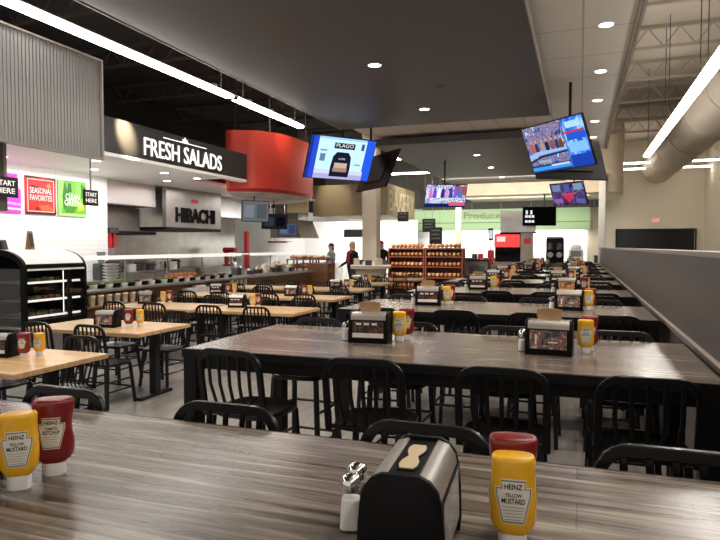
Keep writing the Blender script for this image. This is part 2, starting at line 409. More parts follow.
# white hood over the recess
wh = MB().prism([(-12.2, 2.72), (-10.75, 2.72), (-10.75, 3.29), (-12.2, 3.29)], 'y', 11.62, 13.62)
who = wh.build('exhaust_hood', M['hood'], bevel=.01); tag(who, 'bright stainless exhaust hood beside the white tile wall', 'hood')
MB().box(-12.2, -10.8, 11.98, 13.68, 1.98, 2.06).build('hood_rim', M['black_edge'], who)
MB().box(-12.2, -11.3, 11.62, 13.65, 2.0, 2.70).build('hood_back', M['steel_d'], who)
h2 = MB().prism([(-12.2, 2.6), (-10.6, 2.6), (-10.9, 3.27), (-12.2, 3.27)], 'y', 16.6, 18.4).build('exhaust_hood', M['hood'])
tag(h2, 'bright sloping exhaust hood right of the HIBACHI lettering', 'hood')

# ------------------------------------------------------------------ ceiling joists, duct, strip lights, downlights
def joist(y, x0, x1, z, m, label, group):
    o = MB().box(x0, x1, y - .04, y + .04, z + .42, z + .5).box(x0, x1, y - .04, y + .04, z, z + .06).build('roof_joist', m)
    n = int((x1 - x0) / .6); w = MB(); st = (x1 - x0) / n
    for i in range(n):
        a, b = x0 + i * st, x0 + (i + .5) * st
        w.cyl((a, y, z + .44), (b, y, z + .04), .015, n=6); w.cyl((b, y, z + .04), (a + st, y, z + .44), .015, n=6)
    w.build('web', m, o)
    return tag(o, label, 'roof joist', group)
for i in range(9):
    joist(4.2 + i * 2.6, .7, 5.0, 5.9, M['beam'], 'tan open-web roof joist above the far side of the half wall, %s from camera' % ORD[i], 'tan roof joists')
for i in range(8):
    joist(6 + i * 2.9, -13, -4.95, 5.9, M['beam_d'], 'dark open-web roof joist over the food counters, %s from camera' % ORD[i], 'dark roof joists')
du = MB()
pts = [(3.2, -2.5, 5.2), (3.2, 29.95, 5.2)]
du.cyl(pts[0], pts[1], .70, n=32)
duo = du.build('ceiling_air_duct', M['duct']); tag(duo, 'large round tan air duct under the roof beside the light row', 'duct')
for y in range(0, 30, 3): MB().cyl((3.2, y, 5.2), (3.2, y + .06, 5.2), .72, n=32).build('seam_band', M['duct'], duo)
def strip(x, y0, y1, z, label, w=.17, along='y', group='ceiling strip lights'):
    L = y1 - y0
    o = thing('ceiling_strip_light', label, 'ceiling light', (x, y0, z), 0 if along == 'y' else -PI / 2, group)
    MB().box(-w / 2, w / 2, 0.03, L - .03, 0, .05).build('diffuser', M['strip'], o, bevel=.01)
    for y in (.5, L / 2, L - .5): MB().box(-.03, .03, y - .05, y + .05, .05, .11).build('hanger_clip', M['beam_d'], o)
    MB().box(-.012, .012, 0, L, .05, .09).box(-w / 2, w / 2, 0, .03, 0, .05).box(-w / 2, w / 2, L - .03, L, 0, .05).build('housing', M['beam_d'], o)
    for y in (.3, L - .3): MB().cyl((0, y, .11), (0, y, 6.4 - z), .008, n=6).build('hanger_rod', M['beam_d'], o)
    return o
ys = [(-2.6, 8.64), (8.70, 11.27)]
for i, (a, b_) in enumerate(ys):
    strip(-5.32, a, b_, 4.05, 'long ceiling strip light above the aisle by the food counters, %s' % ['the longer near one', 'the shorter far one'][i], .145)
for i, (a, b_) in enumerate([(-2.6, 1.9), (1.9, 6.0), (6.0, 10.2), (10.2, 14.3), (14.3, 18.35)]):
    strip(1.67, a, b_, 4.1, 'ceiling strip light in the row beside the tan duct, %s from camera' % ORD[i], .172)
strip(.9, 27.0 - .0, 31.0 + .4, 4.62, 'long far strip light running across above the exit sign, lower of two', .12, 'x')
strip(.9, 25.5, 29.9, 4.8, 'long far strip light running across above the exit sign, upper of two', .12, 'x')
FARL = [o for o in COL.objects if 'far strip light' in str(o.get('label', ''))]
FARL[0].location = (.95, 28.6, 4.95); FARL[1].location = (.95, 26.6, 4.95)
for i, (x, y, L) in enumerate([(-8.6, 19.6, 3.2), (-8.6, 23.6, 3.2)]):
    o = strip(x, 0, L, 4.75, 'short strip light across above the bakery soffit, %s' % ['nearer one', 'farther one'][i], .14, 'x'); o.location = (x + .9, y, 4.55)
def downlight(x, y, z, label, pw=14):
    o = thing('ceiling_downlight', label, 'ceiling light', (x, y, z), 0, 'recessed downlights')
    MB().cyl((0, 0, -.004), (0, 0, -.002), .085, n=24).build('lamp', M['dl'], o)
    MB().loft([[(r * math.cos(2 * PI * j / 24), r * math.sin(2 * PI * j / 24), zz) for j in range(24)] for r, zz in ((.085, -.002), (.085, -.009), (.105, -.005), (.105, 0))], cap=False).build('trim_ring', M['white'], o)
    return o
CL = ['nearest', 'second', 'third', 'fourth', 'fifth', 'farthest']
def spot(name, loc, target, power, size, col=(1, .9, .78), blend=.6, rad=.06):
    l = bpy.data.lights.new(name, 'SPOT'); l.energy = power; l.spot_size = R(size); l.spot_blend = blend; l.color = col; l.shadow_soft_size = rad
    o = bpy.data.objects.new(name, l); COL.objects.link(o); o.location = loc
    o.rotation_euler = (Vector(target) - Vector(loc)).to_track_quat('-Z', 'Y').to_euler(); return o
def area(name, loc, target, power, sx, sy, col=(1, .95, .88)):
    l = bpy.data.lights.new(name, 'AREA'); l.shape = 'RECTANGLE'; l.size = sx; l.size_y = sy; l.energy = power; l.color = col
    o = bpy.data.objects.new(name, l); COL.objects.link(o); o.location = loc
    o.rotation_euler = (Vector(target) - Vector(loc)).to_track_quat('-Z', 'Y').to_euler(); return o
for i, y in enumerate((2.4, 5.27, 8.17, 11.07)):
    downlight(-2.73, y, 4.2, 'recessed downlight in the near dark ceiling panel, %s from camera' % ORD[i])
    spot('downlight_beam', (-2.73, y, 4.17), (-2.73, y, 0), [60, 270, 240, 170][i], 110)
for i, y in enumerate((17.07, 19.9, 22.8)):
    downlight(-2.72, y, 4.2, 'recessed downlight in the far dark ceiling panel, %s from camera' % ORD[i])
    spot('downlight_beam', (-2.72, y, 4.17), (-2.72, y, 0), 130, 110)
for i, y in enumerate((2.2, 4.25, 6.3, 8.34, 10.5, 12.55, 14.6, 16.7)):
    downlight(.27, y, 4.45, 'recessed downlight in the pale grid ceiling, %s from camera' % ORD[i])
    if i % 2 == 1 or i == 0: spot('downlight_beam', (.27, y, 4.42), (.27, y, 0), [50, 200, 0, 190, 0, 150, 0, 150][i], 110)
for i, (x, y) in enumerate([(-8.6, 9.2), (-8.6, 11.2), (-9.6, 10.2), (-9.6, 12.6), (-8.6, 12.4), (-9.8, 8.2)]):
    downlight(x, y, 3.29, 'recessed downlight in the white kitchen ceiling, %s' % ['front row left', 'front row middle', 'back row middle', 'back row right', 'front row right', 'back row left'][i])
def detector(x, y, z, label):
    tag(MB().lathe([(.05, -.03), (.06, -.012), (.06, 0)], 16, (x, y, z)).build('ceiling_sprinkler_vent', M['greybrown']), label, 'vent', 'ceiling vents')
detector(-2.55, 5.8, 4.2, 'small round ceiling vent in the dark panel, nearer one'); detector(-2.1, 9.6, 4.2, 'small round ceiling vent in the dark panel, farther one')

# ------------------------------------------------------------------ dark communal tables
PITCH = 2.445; TX0, TX1 = -2.2, .62; TZ = 1.07
def make_table():
    o = thing('communal_table', '', 'table', (0, 0, 0), 0, 'dark communal tables')
    hx, hy = (TX1 - TX0) / 2, .6
    MB().box(-hx + .012, hx - .012, -hy + .012, hy - .012, 1.03, 1.07).build('tabletop', M['tabletop'], o, bevel=.003)
    MB().box(-hx, hx, -hy, -hy + .012, 1.022, 1.068).box(-hx, hx, hy - .012, hy, 1.022, 1.068).box(-hx, -hx + .012, -hy + .012, hy - .012, 1.022, 1.068).box(hx - .012, hx, -hy + .012, hy - .012, 1.022, 1.068).build('edge_band', M['black_edge'], o)
    a = .05
    MB().box(-hx + a, hx - a, -hy + a, -hy + a + .03, .95, 1.03).box(-hx + a, hx - a, hy - a - .03, hy - a, .95, 1.03).box(-hx + a, -hx + a + .03, -hy + a, hy - a, .95, 1.03).box(hx - a - .03, hx - a, -hy + a, hy - a, .95, 1.03).build('apron', M['black_edge'], o)
    for sx in (-1, 1):
        for sy in (-1, 1):
            cx_, cy_ = sx * (hx - .05), sy * (hy - .05)
            MB().box(cx_ - .045, cx_ + .045, cy_ - .045, cy_ + .045, 0, 1.03).build('leg', M['black_edge'], o, bevel=.004)
    return o
def hoop(mb, hwid, z0, z1, y0, y1, rad, tw, th, crest=0):
    # inverted U of square bar; y runs from y0 (z0) to y1 (z1)
    yy = lambda z: y0 + (y1 - y0) * (z - z0) / (z1 - z0)
    pts = [(-hwid, z0)]
    pts += [(-hwid + rad - rad * math.cos(R(a)), z1 - rad + rad * math.sin(R(a))) for a in range(0, 91, 15)]
    pts += [(hwid - rad + rad * math.sin(R(a)), z1 - rad + rad * math.cos(R(a))) for a in range(0, 91, 15)]
    pts.append((hwid, z0))
    mb.sweep([(x, yy(z), z) for x, z in pts], tw, th, (0, 1, 0))
    if crest:
        k = 10; P = []
        for i in range(k + 1):
            x = -hwid + 2 * hwid * i / k; e = max(0, abs(x) - (hwid - rad)); zt = z1 - rad + math.sqrt(max(0, rad * rad - e * e))
            P.append((x, zt))
        low = [(hwid, z1 - crest - .012), (-hwid, z1 - crest - .012)]
        poly = P + low
        mb.loft([[(x, yy(z) - .009, z) for x, z in poly], [(x, yy(z) + .009, z) for x, z in poly]])
def make_seat_chair(name, cat, sh, top, crest, nsl, hwid, tw, group, mat_=None):
    mt = M['black']
    o = thing(name, '', cat, (0, 0, 0), 0, group)
    s = MB(); k = 24
    def srow(z, f): return [(f * .205 * math.copysign(abs(math.cos(2 * PI * j / k)) ** .55, math.cos(2 * PI * j / k)), f * .195 * math.copysign(abs(math.sin(2 * PI * j / k)) ** .55, math.sin(2 * PI * j / k)) + .01, z) for j in range(k)]
    s.loft([srow(sh - .03, .96), srow(sh - .018, 1), srow(sh - .004, 1), srow(sh, .97), srow(sh - .006, .82), srow(sh - .011, .4)])
    s.build('seat', mt, o)
    b = MB(); y0, y1 = -.185, -.245
    hoop(b, hwid, sh - .03, top, y0, y1, .085, tw, .022, crest)
    yy = lambda z: y0 + (y1 - y0) * (z - sh) / (top - sh)
    for i in range(nsl):
        x = -hwid + 2 * hwid * (i + 1) / (nsl + 1)
        z1 = top - (crest if crest else tw * .5)
        b.sweep([(x * .86, yy(sh) + .012, sh - .012), (x, yy((sh + z1) / 2) - .012, (sh + z1) / 2), (x, yy(z1), z1)], .021, .010, (0, 1, 0))
    b.sweep([(-hwid, yy(sh + .01), sh - .005), (hwid, yy(sh + .01), sh - .005)], .02, .02, (0, 1, 0))
    b.build('backrest', mt, o, bevel=.003, seg=1)
    legs = {}
    for sx in (-1, 1):
        for sy in (-1, 1):
            p0 = (sx * .165, .155 if sy > 0 else -.165, sh - .028); p1 = (sx * .2, .19 if sy > 0 else -.215, 0)
            legs[(sx, sy)] = (Vector(p0), Vector(p1))
            MB().sweep([p1, p0], .034, .026, (0, 1, 0)).build('leg', mt, o, bevel=.003, seg=1)
    for z in ((.28, .5) if sh > .6 else (.17, .27)):
        def pt(k_): a, b_ = legs[k_]; f = (a.z - z) / (a.z - b_.z); return a.lerp(b_, f)
        prs = [((-1, -1), (-1, 1)), ((1, -1), (1, 1))]
        if z < .2 or (z < .4 and sh > .6): prs.append(((-1, 1), (1, 1)))
        if z > .2: prs.append(((-1, -1), (1, -1)))
        for ka, kb in prs: MB().cyl(pt(ka), pt(kb), .0105, n=8).build('rung', mt, o)
    return o
table0 = make_table()
stool0 = make_seat_chair('bar_stool', 'bar stool', .765, 1.108, 0, 5, .197, .034, 'black bar stools')
used = set()
def put(src, loc, rz, label, group=None):
    if src.name not in used:
        used.add(src.name); src.location = loc; src.rotation_euler = (0, 0, rz); src['label'] = label
        if group: src['group'] = group
        return src
    return dup(src, loc, rz, label, group)
SXN = [-1.725, -1.0, -.33, .27]; SXF = [-1.88, -1.15, -.445, .255]
for r in range(10):
    yc = .56 + .6 + r * PITCH
    put(table0, ((TX0 + TX1) / 2, yc, 0), 0, '%s dark wood communal table%s butting up to the half wall' % (ROW[r], '' if r in (0, 9) else ' from camera'))
    rnd = random.Random(r * 11 + 3)
    for side in ('near', 'far'):
        if r == 0 and side == 'near': continue
        xs = SXN if side == 'near' else SXF
        for i, x in enumerate(xs):
            jx = 0 if r < 2 else rnd.uniform(-.03, .03) if 0 < i < 3 else rnd.uniform(0, .03) * (1 if i == 0 else -1); jy = 0 if r < 2 else rnd.uniform(-.01, .05); ja = rnd.uniform(-.05, .05)
            if r == 1 and side == 'near' and i == 0: ja = -.12
            lab = 'black barstool, %s from half wall, %s side of %s dark table%s' % (ORD[3 - i], side, ROW[r], '' if r in (0, 9) else ' from camera')
            if side == 'near': put(stool0, (x + jx, yc - .6 + .025 - jy, 0), ja, lab)
            else: put(stool0, (x + jx, yc + .6 - .185 + jy, 0), PI + ja, lab)

# ------------------------------------------------------------------ condiments
def sup(hw_, hd, n=28, ex=2.9):
    out = []
    for j in range(n):
        a = 2 * PI * j / n; c, s = math.cos(a), math.sin(a)
        out.append((hw_ * math.copysign(abs(c) ** (2 / ex), c), hd * math.copysign(abs(s) ** (2 / ex), s)))
    return out
def make_bottle(name, cat, prof, caph, capr, m, words, zl, lw, lh, lab):
    o = thing(name, lab, cat, (0, 0, 0), 0, None)
    b = MB(); b.loft([[(x, y, z) for x, y in sup(w, d)] for z, w, d in prof]); b.build('bottle_body', m, o, smooth=50)
    c = MB(); c.loft([[(x, y, z) for x, y in sup(w, d, 24, 2.3)] for z, w, d in ((0, capr * .96, capr * .80), (.003, capr, capr * .84), (caph - .004, capr * .97, capr * .82), (caph, capr * .93, capr * .78))])
    c.build('cap', M['white_pl'], o, smooth=50)
    def surf(x, z):
        for (za, wa, da), (zb, wb_, db) in zip(prof, prof[1:]):
            if za <= z <= zb:
                f = (z - za) / (zb - za); w = wa + (wb_ - wa) * f; d = da + (db - da) * f
                q = min(.97, abs(x) / w); return -d * (1 - q ** 2.9) ** (1 / 2.9)
        return -.03
    # keystone shaped label that hugs the front
    def hwid(t):  # t -1..1
        if t > .62: return .70 - .05 * (1 - abs(t - .8) / .2) + .0
        if t > .34: return 1.0
        return .60 + .40 * (t + 1) / 1.34
    L = MB()
    def key(sc, off, mi):
        L.mi = mi; ts = [-1 + 2 * i / 14 for i in range(15)] + [.6201, .6199, .3401, .3399]; ts = sorted(set(ts)); K = 10
        V = []; F = []
        for t in ts:
            for i in range(K + 1):
                x = hwid(t) * lw / 2 * (-1 + 2 * i / K) * sc if True else 0; z = zl + t * lh / 2 * sc
                V.append((x, surf(x, z) - off, z))
        for a in range(len(ts) - 1):
            for i in range(K): F.append((a * (K + 1) + i, a * (K + 1) + i + 1, (a + 1) * (K + 1) + i + 1, (a + 1) * (K + 1) + i))
        L.add(V, F)
    key(1.0, .0006, 0); key(.95, .0010, 1); key(.88, .0014, 0); 
    L.mi = 2
    for wd, w_, h_, dz in words:
        vs, fs = text(wd, w_, h_, .018)
        L.add([(x, surf(x, zl + dz + y) - .0020, zl + dz + y) for x, y, z in vs], fs)
    for k_ in range(5):
        z = zl - .12 * lh - k_ * .07 * lh; ww = lw * (.30 - .02 * k_)
        K = 6; vs = []; fs = []
        for i in range(K + 1):
            x = -ww + 2 * ww * i / K
            vs += [(x, surf(x, z) - .0018, z), (x, surf(x, z + .0008) - .0018, z + .0008)]
        for i in range(K): fs.append((2 * i, 2 * i + 2, 2 * i + 3, 2 * i + 1))
        L.add(vs, fs)
    L.build('label', [M['label_w'], M['label_b'], M['ink']], o, smooth=0)
    return o
kprof = [(.034, .030, .025), (.043, .041, .029), (.055, .049, .0315), (.085, .0505, .033), (.105, .046, .031), (.125, .0435, .030), (.145, .0455, .031), (.165, .049, .0325), (.188, .0505, .033), (.1955, .0495, .032), (.199, .046, .029), (.2005, .040, .024)]
mprof = [(.036, .028, .023), (.044, .036, .027), (.056, .043, .0295), (.08, .0455, .031), (.11, .045, .031), (.14, .043, .030), (.150, .0415, .029), (.157, .042, .0295), (.178, .0425, .0295), (.1835, .0420, .029), (.1875, .0395, .0265), (.189, .035, .022)]
ket0 = make_bottle('ketchup_bottle', 'ketchup bottle', kprof, .035, .030, M['ketchup'], [('HEINZ', .033, .0095, .028), ('TOMATO', .030, .007, .0125), ('KETCHUP', .040, .0095, .002)], .115, .066, .082, '')
mus0 = make_bottle('mustard_bottle', 'mustard bottle', mprof, .037, .028, M['mustard'], [('HEINZ', .034, .0105, .030), ('YELLOW', .032, .0075, .0135), ('MUSTARD', .044, .0105, .002)], .105, .070, .088, '')
def make_shaker(name, fill, lab):
    o = thing(name, lab, 'shaker', (0, 0, 0), 0, None); KS = 1.1
    sq = lambda r: [(r * math.copysign(abs(math.cos(2 * PI * (j + .5) / 16)) ** .5, math.cos(2 * PI * (j + .5) / 16)), r * math.copysign(abs(math.sin(2 * PI * (j + .5) / 16)) ** .5, math.sin(2 * PI * (j + .5) / 16))) for j in range(16)]
    g = MB(); g.loft([[(x, y, z) for x, y in sq(r)] for z, r in ((0, .0225), (.004, .0235), (.06, .0195), (.078, .0175))], cap=True); g.build('glass_body', M['glass'], o)
    f = MB(); f.loft([[(x, y, z) for x, y in sq(r)] for z, r in ((.004, .0205), (.055, .0178), (.060, .0172))]); f.build('filling', fill, o)
    c = MB(); c.lathe([(.0185, .076), (.0195, .080), (.0195, .088), (.021, .090), (.0205, .096), (.016, .103), (.007, .107), (.001, .108)], 18); c.build('cap', M['chrome'], o)
    h = MB()
    for k_ in range(5): h.cyl((.008 * math.cos(k_ * 1.257), .008 * math.sin(k_ * 1.257), .1055), (.008 * math.cos(k_ * 1.257), .008 * math.sin(k_ * 1.257), .1072), .0012, n=6)
    h.build('hole', M['ink'], o)
    for ch in o.children: ch.scale = (KS,) * 3
    return o
salt0 = make_shaker('salt_shaker', M['salt'], ''); pep0 = make_shaker('pepper_shaker', M['pepper'], '')
picmats = {}
def picture(name, cols, scale):
    m, nt, b = _p(name)
    tc = nt.nodes.new('ShaderNodeTexCoord'); n = nt.nodes.new('ShaderNodeTexNoise'); n.inputs['Scale'].default_value = scale; n.inputs['Detail'].default_value = 3; n.inputs['Distortion'].default_value = 1.2
    r = nt.nodes.new('ShaderNodeValToRGB'); r.color_ramp.elements[0].position = .34; r.color_ramp.elements[1].position = .66
    r.color_ramp.elements[0].color = cols[0] + (1,); r.color_ramp.elements[1].color = cols[-1] + (1,)
    for i, c in enumerate(cols[1:-1]): e_ = r.color_ramp.elements.new(.34 + .32 * (i + 1) / (len(cols) - 1)); e_.color = c + (1,)
    nt.links.new(tc.outputs['Object'], n.inputs['Vector']); nt.links.new(n.outputs['Fac'], r.inputs['Fac']); nt.links.new(r.outputs['Color'], b.inputs['Base Color'])
    b.inputs['Roughness'].default_value = .25
    return m
PIC = [picture('ad_maroon', [srgb(30, 22, 24), srgb(70, 40, 42), srgb(105, 75, 72)], 30), picture('ad_grey', [srgb(45, 45, 46), srgb(105, 104, 100), srgb(140, 70, 60), srgb(190, 180, 170)], 26), picture('ad_amber', [srgb(110, 60, 30), srgb(220, 150, 90), srgb(235, 200, 160)], 26), picture('ad_plain', [srgb(88, 86, 82), srgb(110, 108, 103), srgb(135, 132, 126)], 9)]
def make_dispenser(kind):
    o = thing('napkin_dispenser', '', 'napkin dispenser', (0, 0, 0), 0, None)
    P = [(.076, 0), (.0785, .03), (.077, .09), (.073, .135), (.066, .163), (.052, .181), (.034, .189)]
    full = P + [(-y, z) for y, z in P[::-1]]
    MB().prism([(y * .93, z * .97 + .002) for y, z in full], 'x', -.112, .112).build('housing', M['black_plastic'], o, smooth=40)
    for s in (-1, 1):
        x0, x1 = sorted((s * .112, s * .125))
        e_ = MB(); e_.loft([[(x, y * f, z * g) for y, z in full] for x, f, g in ((s * .110, 1.03, 1.02), (s * .121, 1.03, 1.02), (s * .125, .97, .985))])
        e_.build('end_cap', M['black_plastic'], o, smooth=40)
    for s in (-1, 1):
        c = MB(); prof = [(.0715, .146), (.068, .163), (.054, .1825), (.033, .1895)]
        inn = [(y - .004, z - .004) for y, z in prof[::-1]]
        c.prism([(s * y, z) for y, z in prof + inn], 'x', -.110, .110); c.build('cover', M['silver'], o, smooth=50)
        d = MB(); d.T = Matrix.Translation((0, -s * .0770, .03)) @ Matrix.Rotation(R(-1.6 * s) , 4, 'X')
        y0, y1 = (-.001, .004) if s > 0 else (-.004, .001)
        ysf = y0 - .0006 if s > 0 else y1 + .0006
        d.box(-.108, .108, y0, y1, 0, .114); d.mi = 1; d.box(-.098, .098, min(ysf, y0), max(ysf, y1), .006, .108)
        ys2 = ysf - .0006 if s > 0 else ysf + .0006
        if kind == 0:
            d.mi = 2; d.box(-.098, .098, min(ys2, y0), max(ys2, y1), .006, .034)
            for k_ in range(3): d.box(-.075 + k_ * .05, -.042 + k_ * .05, min(ys2, y0), max(ys2, y1), .084, .097)
        elif kind == 1:
            d.mi = 2; d.box(-.07, -.06, min(ys2, y0), max(ys2, y1), .03, .085); d.box(0, .05, min(ys2, y0), max(ys2, y1), .040, .047)
        d.build('display_panel', [M['black_plastic'], PIC[kind], M['label_w']], o, smooth=0)
    hg = [(-.068, -.013), (-.05, -.018), (-.028, -.017), (0, -.009), (.028, -.017), (.05, -.018), (.068, -.013), (.068, .013), (.05, .018), (.028, .017), (0, .009), (-.028, .017), (-.05, .018), (-.068, .013)]
    MB().prism([(x * 1.12, y * 1.25) for x, y in hg], 'z', .180, .1875).build('slot_rim', M['black_plastic'], o)
    MB().prism(hg, 'z', .184, .1885).build('napkin_slot', M['napkin'], o)
    return o
disp = [make_dispenser(k) for k in range(4)]
def make_napkin():
    n = MB(); K = 12; fr = []; bk = []
    pts = [(-.068 + .136 * i / K) for i in range(K + 1)]
    rings = []
    for zz, yo in ((.182, 0), (.21, -.004), (.235, -.012), (.25, -.022)):
        w = 1 if zz > .19 else .8
        rings.append([(x * w, -.004 + yo + .006 * math.cos(x * 30), zz + (.006 * math.cos(x * 22) if zz > .24 else 0)) for x in pts] + [(x * w, .003 + yo + .006 * math.cos(x * 30), zz + (.006 * math.cos(x * 22) if zz > .24 else 0)) for x in pts[::-1]])
    n.loft(rings)
    o = n.build('paper_napkin', M['kraft'], None); return tag(o, '', 'napkin', None)
nap0 = make_napkin()
def tname(r): return '%s dark table' % ROW[r]
def cset(z, dx, dy, drz, kind, where, mus=None, ket=None, salt=None, pep=None, nap=False, napz=0):
    g = 'condiments on the tables'
    put(disp[kind], (dx, dy, z), drz, 'black napkin dispenser %s' % where, 'napkin dispensers')
    if nap: put(nap0, (dx, dy, z), drz, 'brown paper napkin sticking up from dispenser %s' % where, 'paper napkins')
    if mus: put(mus0, (mus[0], mus[1], z), mus[2] if len(mus) > 2 else drz, 'upside-down yellow mustard bottle %s' % where, 'mustard bottles')
    if ket: put(ket0, (ket[0], ket[1], z), ket[2] if len(ket) > 2 else drz, 'upside-down red ketchup bottle %s' % where, 'ketchup bottles')
    if salt: put(salt0, (salt[0], salt[1], z), .3, 'glass salt shaker %s' % where, 'salt shakers')
    if pep: put(pep0, (pep[0], pep[1], z), .5, 'glass pepper shaker %s' % where, 'pepper shakers')
Z = TZ + .0005
# nearest table
cset(Z, -.303, 1.15, PI / 2 + .06, 3, 'right of centre on the nearest dark table', (-.119, 1.225, .12), (-.128, 1.31, .15), (-.452, 1.195), (-.462, 1.262))
cset(Z, -1.47, 1.05, PI / 2 + .35, 0, 'toward the aisle end of the nearest dark table', (-1.304, 1.12, .72), (-1.302, 1.225, .62))
# second
cset(Z, -1.235, 3.62, .10, 0, 'toward the aisle end of the second dark table', (-1.07, 3.70, .2), (-1.05, 3.80, .2), (-1.405, 3.63), (-1.405, 3.70), True)
cset(Z, -.155, 3.56, -.06, 1, 'toward the half-wall end of the second dark table', (.035, 3.64, .05), (.055, 3.74, .1), (-.305, 3.60), (-.31, 3.68), True)
cset(Z, -1.46, 6.12, .12, 0, 'toward the aisle end of the third dark table', (-1.29, 6.22, .2), (-1.27, 6.31, .2), (-1.62, 6.12), (-1.62, 6.2), True)
cset(Z, -.09, 6.08, -.05, 1, 'toward the half-wall end of the third dark table', (.08, 6.14, .05), (.10, 6.22, .1), (-.25, 6.1), (-.25, 6.17))
rnd = random.Random(5)
for r in range(3, 10):
    yc = 1.16 + r * PITCH
    for end, x in (('aisle', -1.45 + rnd.uniform(-.1, .25)), ('half-wall', -.2 + rnd.uniform(-.18, .12))):
        y = yc + rnd.uniform(-.1, .1); wh_ = 'toward the %s end of the %s' % (end, tname(r))
        kd = 2 if (r == 3 and end == 'half-wall') else rnd.choice((0, 1, 2) if r > 4 else (0, 1))
        a, b_ = (x + .21, y + .02), (x + .24, y + .12)
        if rnd.random() < .5: a, b_ = (x + .24, y + .12), (x + .21, y + .01)
        cset(Z, x, y, rnd.uniform(-.1, .1), kd, wh_, a, b_, (x - .17, y) if r < 6 else None, None, rnd.random() < .45)

# ------------------------------------------------------------------ tan tables and chairs
TW, TD = 1.55, .92
def make_tan():
    o = thing('cafe_table', '', 'table', (0, 0, 0), 0, 'butcher-block cafe tables')
    MB().box(-TW / 2, TW / 2, -TD / 2, TD / 2, .72, .76).build('tabletop', M['tan'], o, bevel=.004)
    for s in (-1, 1):
        p = MB().box(s * .62 - .04, s * .62 + .04, -.05, .05, .03, .72).build('pedestal', M['black'], o, bevel=.005)
        f = MB().box(s * .62 - .035, s * .62 + .035, -.27, .27, .0, .035); f.build('foot', M['black'], p, bevel=.006)
        MB().box(s * .62 - .12, s * .62 + .12, -.22, .22, .70, .72).build('mounting_plate', M['black'], p)
    return o
tan0 = make_tan()
chair0 = make_seat_chair('dining_chair', 'chair', .455, .86, 0, 6, .19, .030, 'black dining chairs')
TANS = [  # centre x, centre y, near chair xs, far chair xs, description
    (-4.54, 3.67, (-4.9, -4.19), (-4.88, -4.19), 'nearest tan table'),
    (-5.08, 5.60, (-5.40, -4.70), (-5.44, -4.72), 'second tan table from camera'),
    (-4.40, 7.85, (-4.76, -4.03), (-4.77, -4.04), 'third-row tan table by the aisle'),
    (-6.02, 7.85, (-6.38, -5.66), (-6.4, -5.66), 'third-row tan table nearer the food counter'),
    (-4.72, 10.05, (-5.05, -4.35), (-5.1, -4.3), 'fourth-row tan table by the aisle'),
    (-6.36, 10.05, (-6.7, -6.0), (-6.7, -6.0), 'fourth-row tan table nearer the food counter'),
    (-5.0, 12.2, (-5.35, -4.6), (-5.35, -4.6), 'fifth-row tan table by the aisle'),
    (-6.65, 12.2, (-6.95, -6.3), (-7.0, -6.3), 'fifth-row tan table nearer the food counter'),
    (-5.2, 14.35, (-5.56, -4.85), (-5.56, -4.85), 'sixth-row tan table by the aisle'),
    (-4.9, 16.5, (-5.26, -4.55), (-5.26, -4.55), 'farthest tan table'),
]
for (x, y, nx, fx, d) in TANS:
    put(tan0, (x, y, 0), 0, 'butcher-block top cafe table, the %s' % d)
    for side, xs, sgn in (('near', nx, -1), ('far', fx, 1)):
        for i, cx_ in enumerate(xs):
            ja = random.uniform(-.03, .03); yy = y + sgn * (TD / 2 + .045 + random.uniform(0, .03)); yy -= .15 * sgn if d.startswith('nearest') else 0
            if d.startswith('second') and side == 'near': yy = y - TD / 2 - .03 + .0; 
            put(chair0, (cx_, yy - sgn * .02, 0), (0 if sgn < 0 else PI) + ja, 'black slat-back chair, %s one on %s side of %s' % (['counter-side', 'aisle-side'][i], side, d))
zt = .7605
cset(zt, -4.52, 3.72, .25, 0, 'on the nearest tan table', (-4.24, 3.86, .35), (-4.30, 3.76, .35))
cset(zt, -5.02, 5.50, .2, 1, 'on the second tan table', (-4.73, 5.69, .3), (-4.80, 5.59, .3))
cset(zt, -4.82, 7.95, .2, 0, 'on the third-row tan table by the aisle', (-4.6, 8.02, .3), (-4.56, 8.12, .3))
cset(zt, -6.5, 8.0, .2, 1, 'on the third-row tan table nearer the food counter', (-6.27, 8.1, .3), (-6.22, 8.2, .3))
cset(zt, -5.0, 10.15, .2, 1, 'on the fourth-row tan table by the aisle', (-4.71, 10.32, .3), (-4.77, 10.2, .3))
cset(zt, -6.6, 10.15, .2, 0, 'on the fourth-row tan table nearer the food counter', (-6.32, 10.32, .3), (-6.38, 10.2, .3))
cset(zt, -5.0, 12.3, .2, 1, 'on the fifth-row tan table by the aisle', (-4.70, 12.46, .3), (-4.77, 12.35, .3))
cset(zt, -5.3, 14.45, .2, 0, 'on the sixth-row tan table by the aisle', (-5.0, 14.6, .3), (-5.07, 14.5, .3))

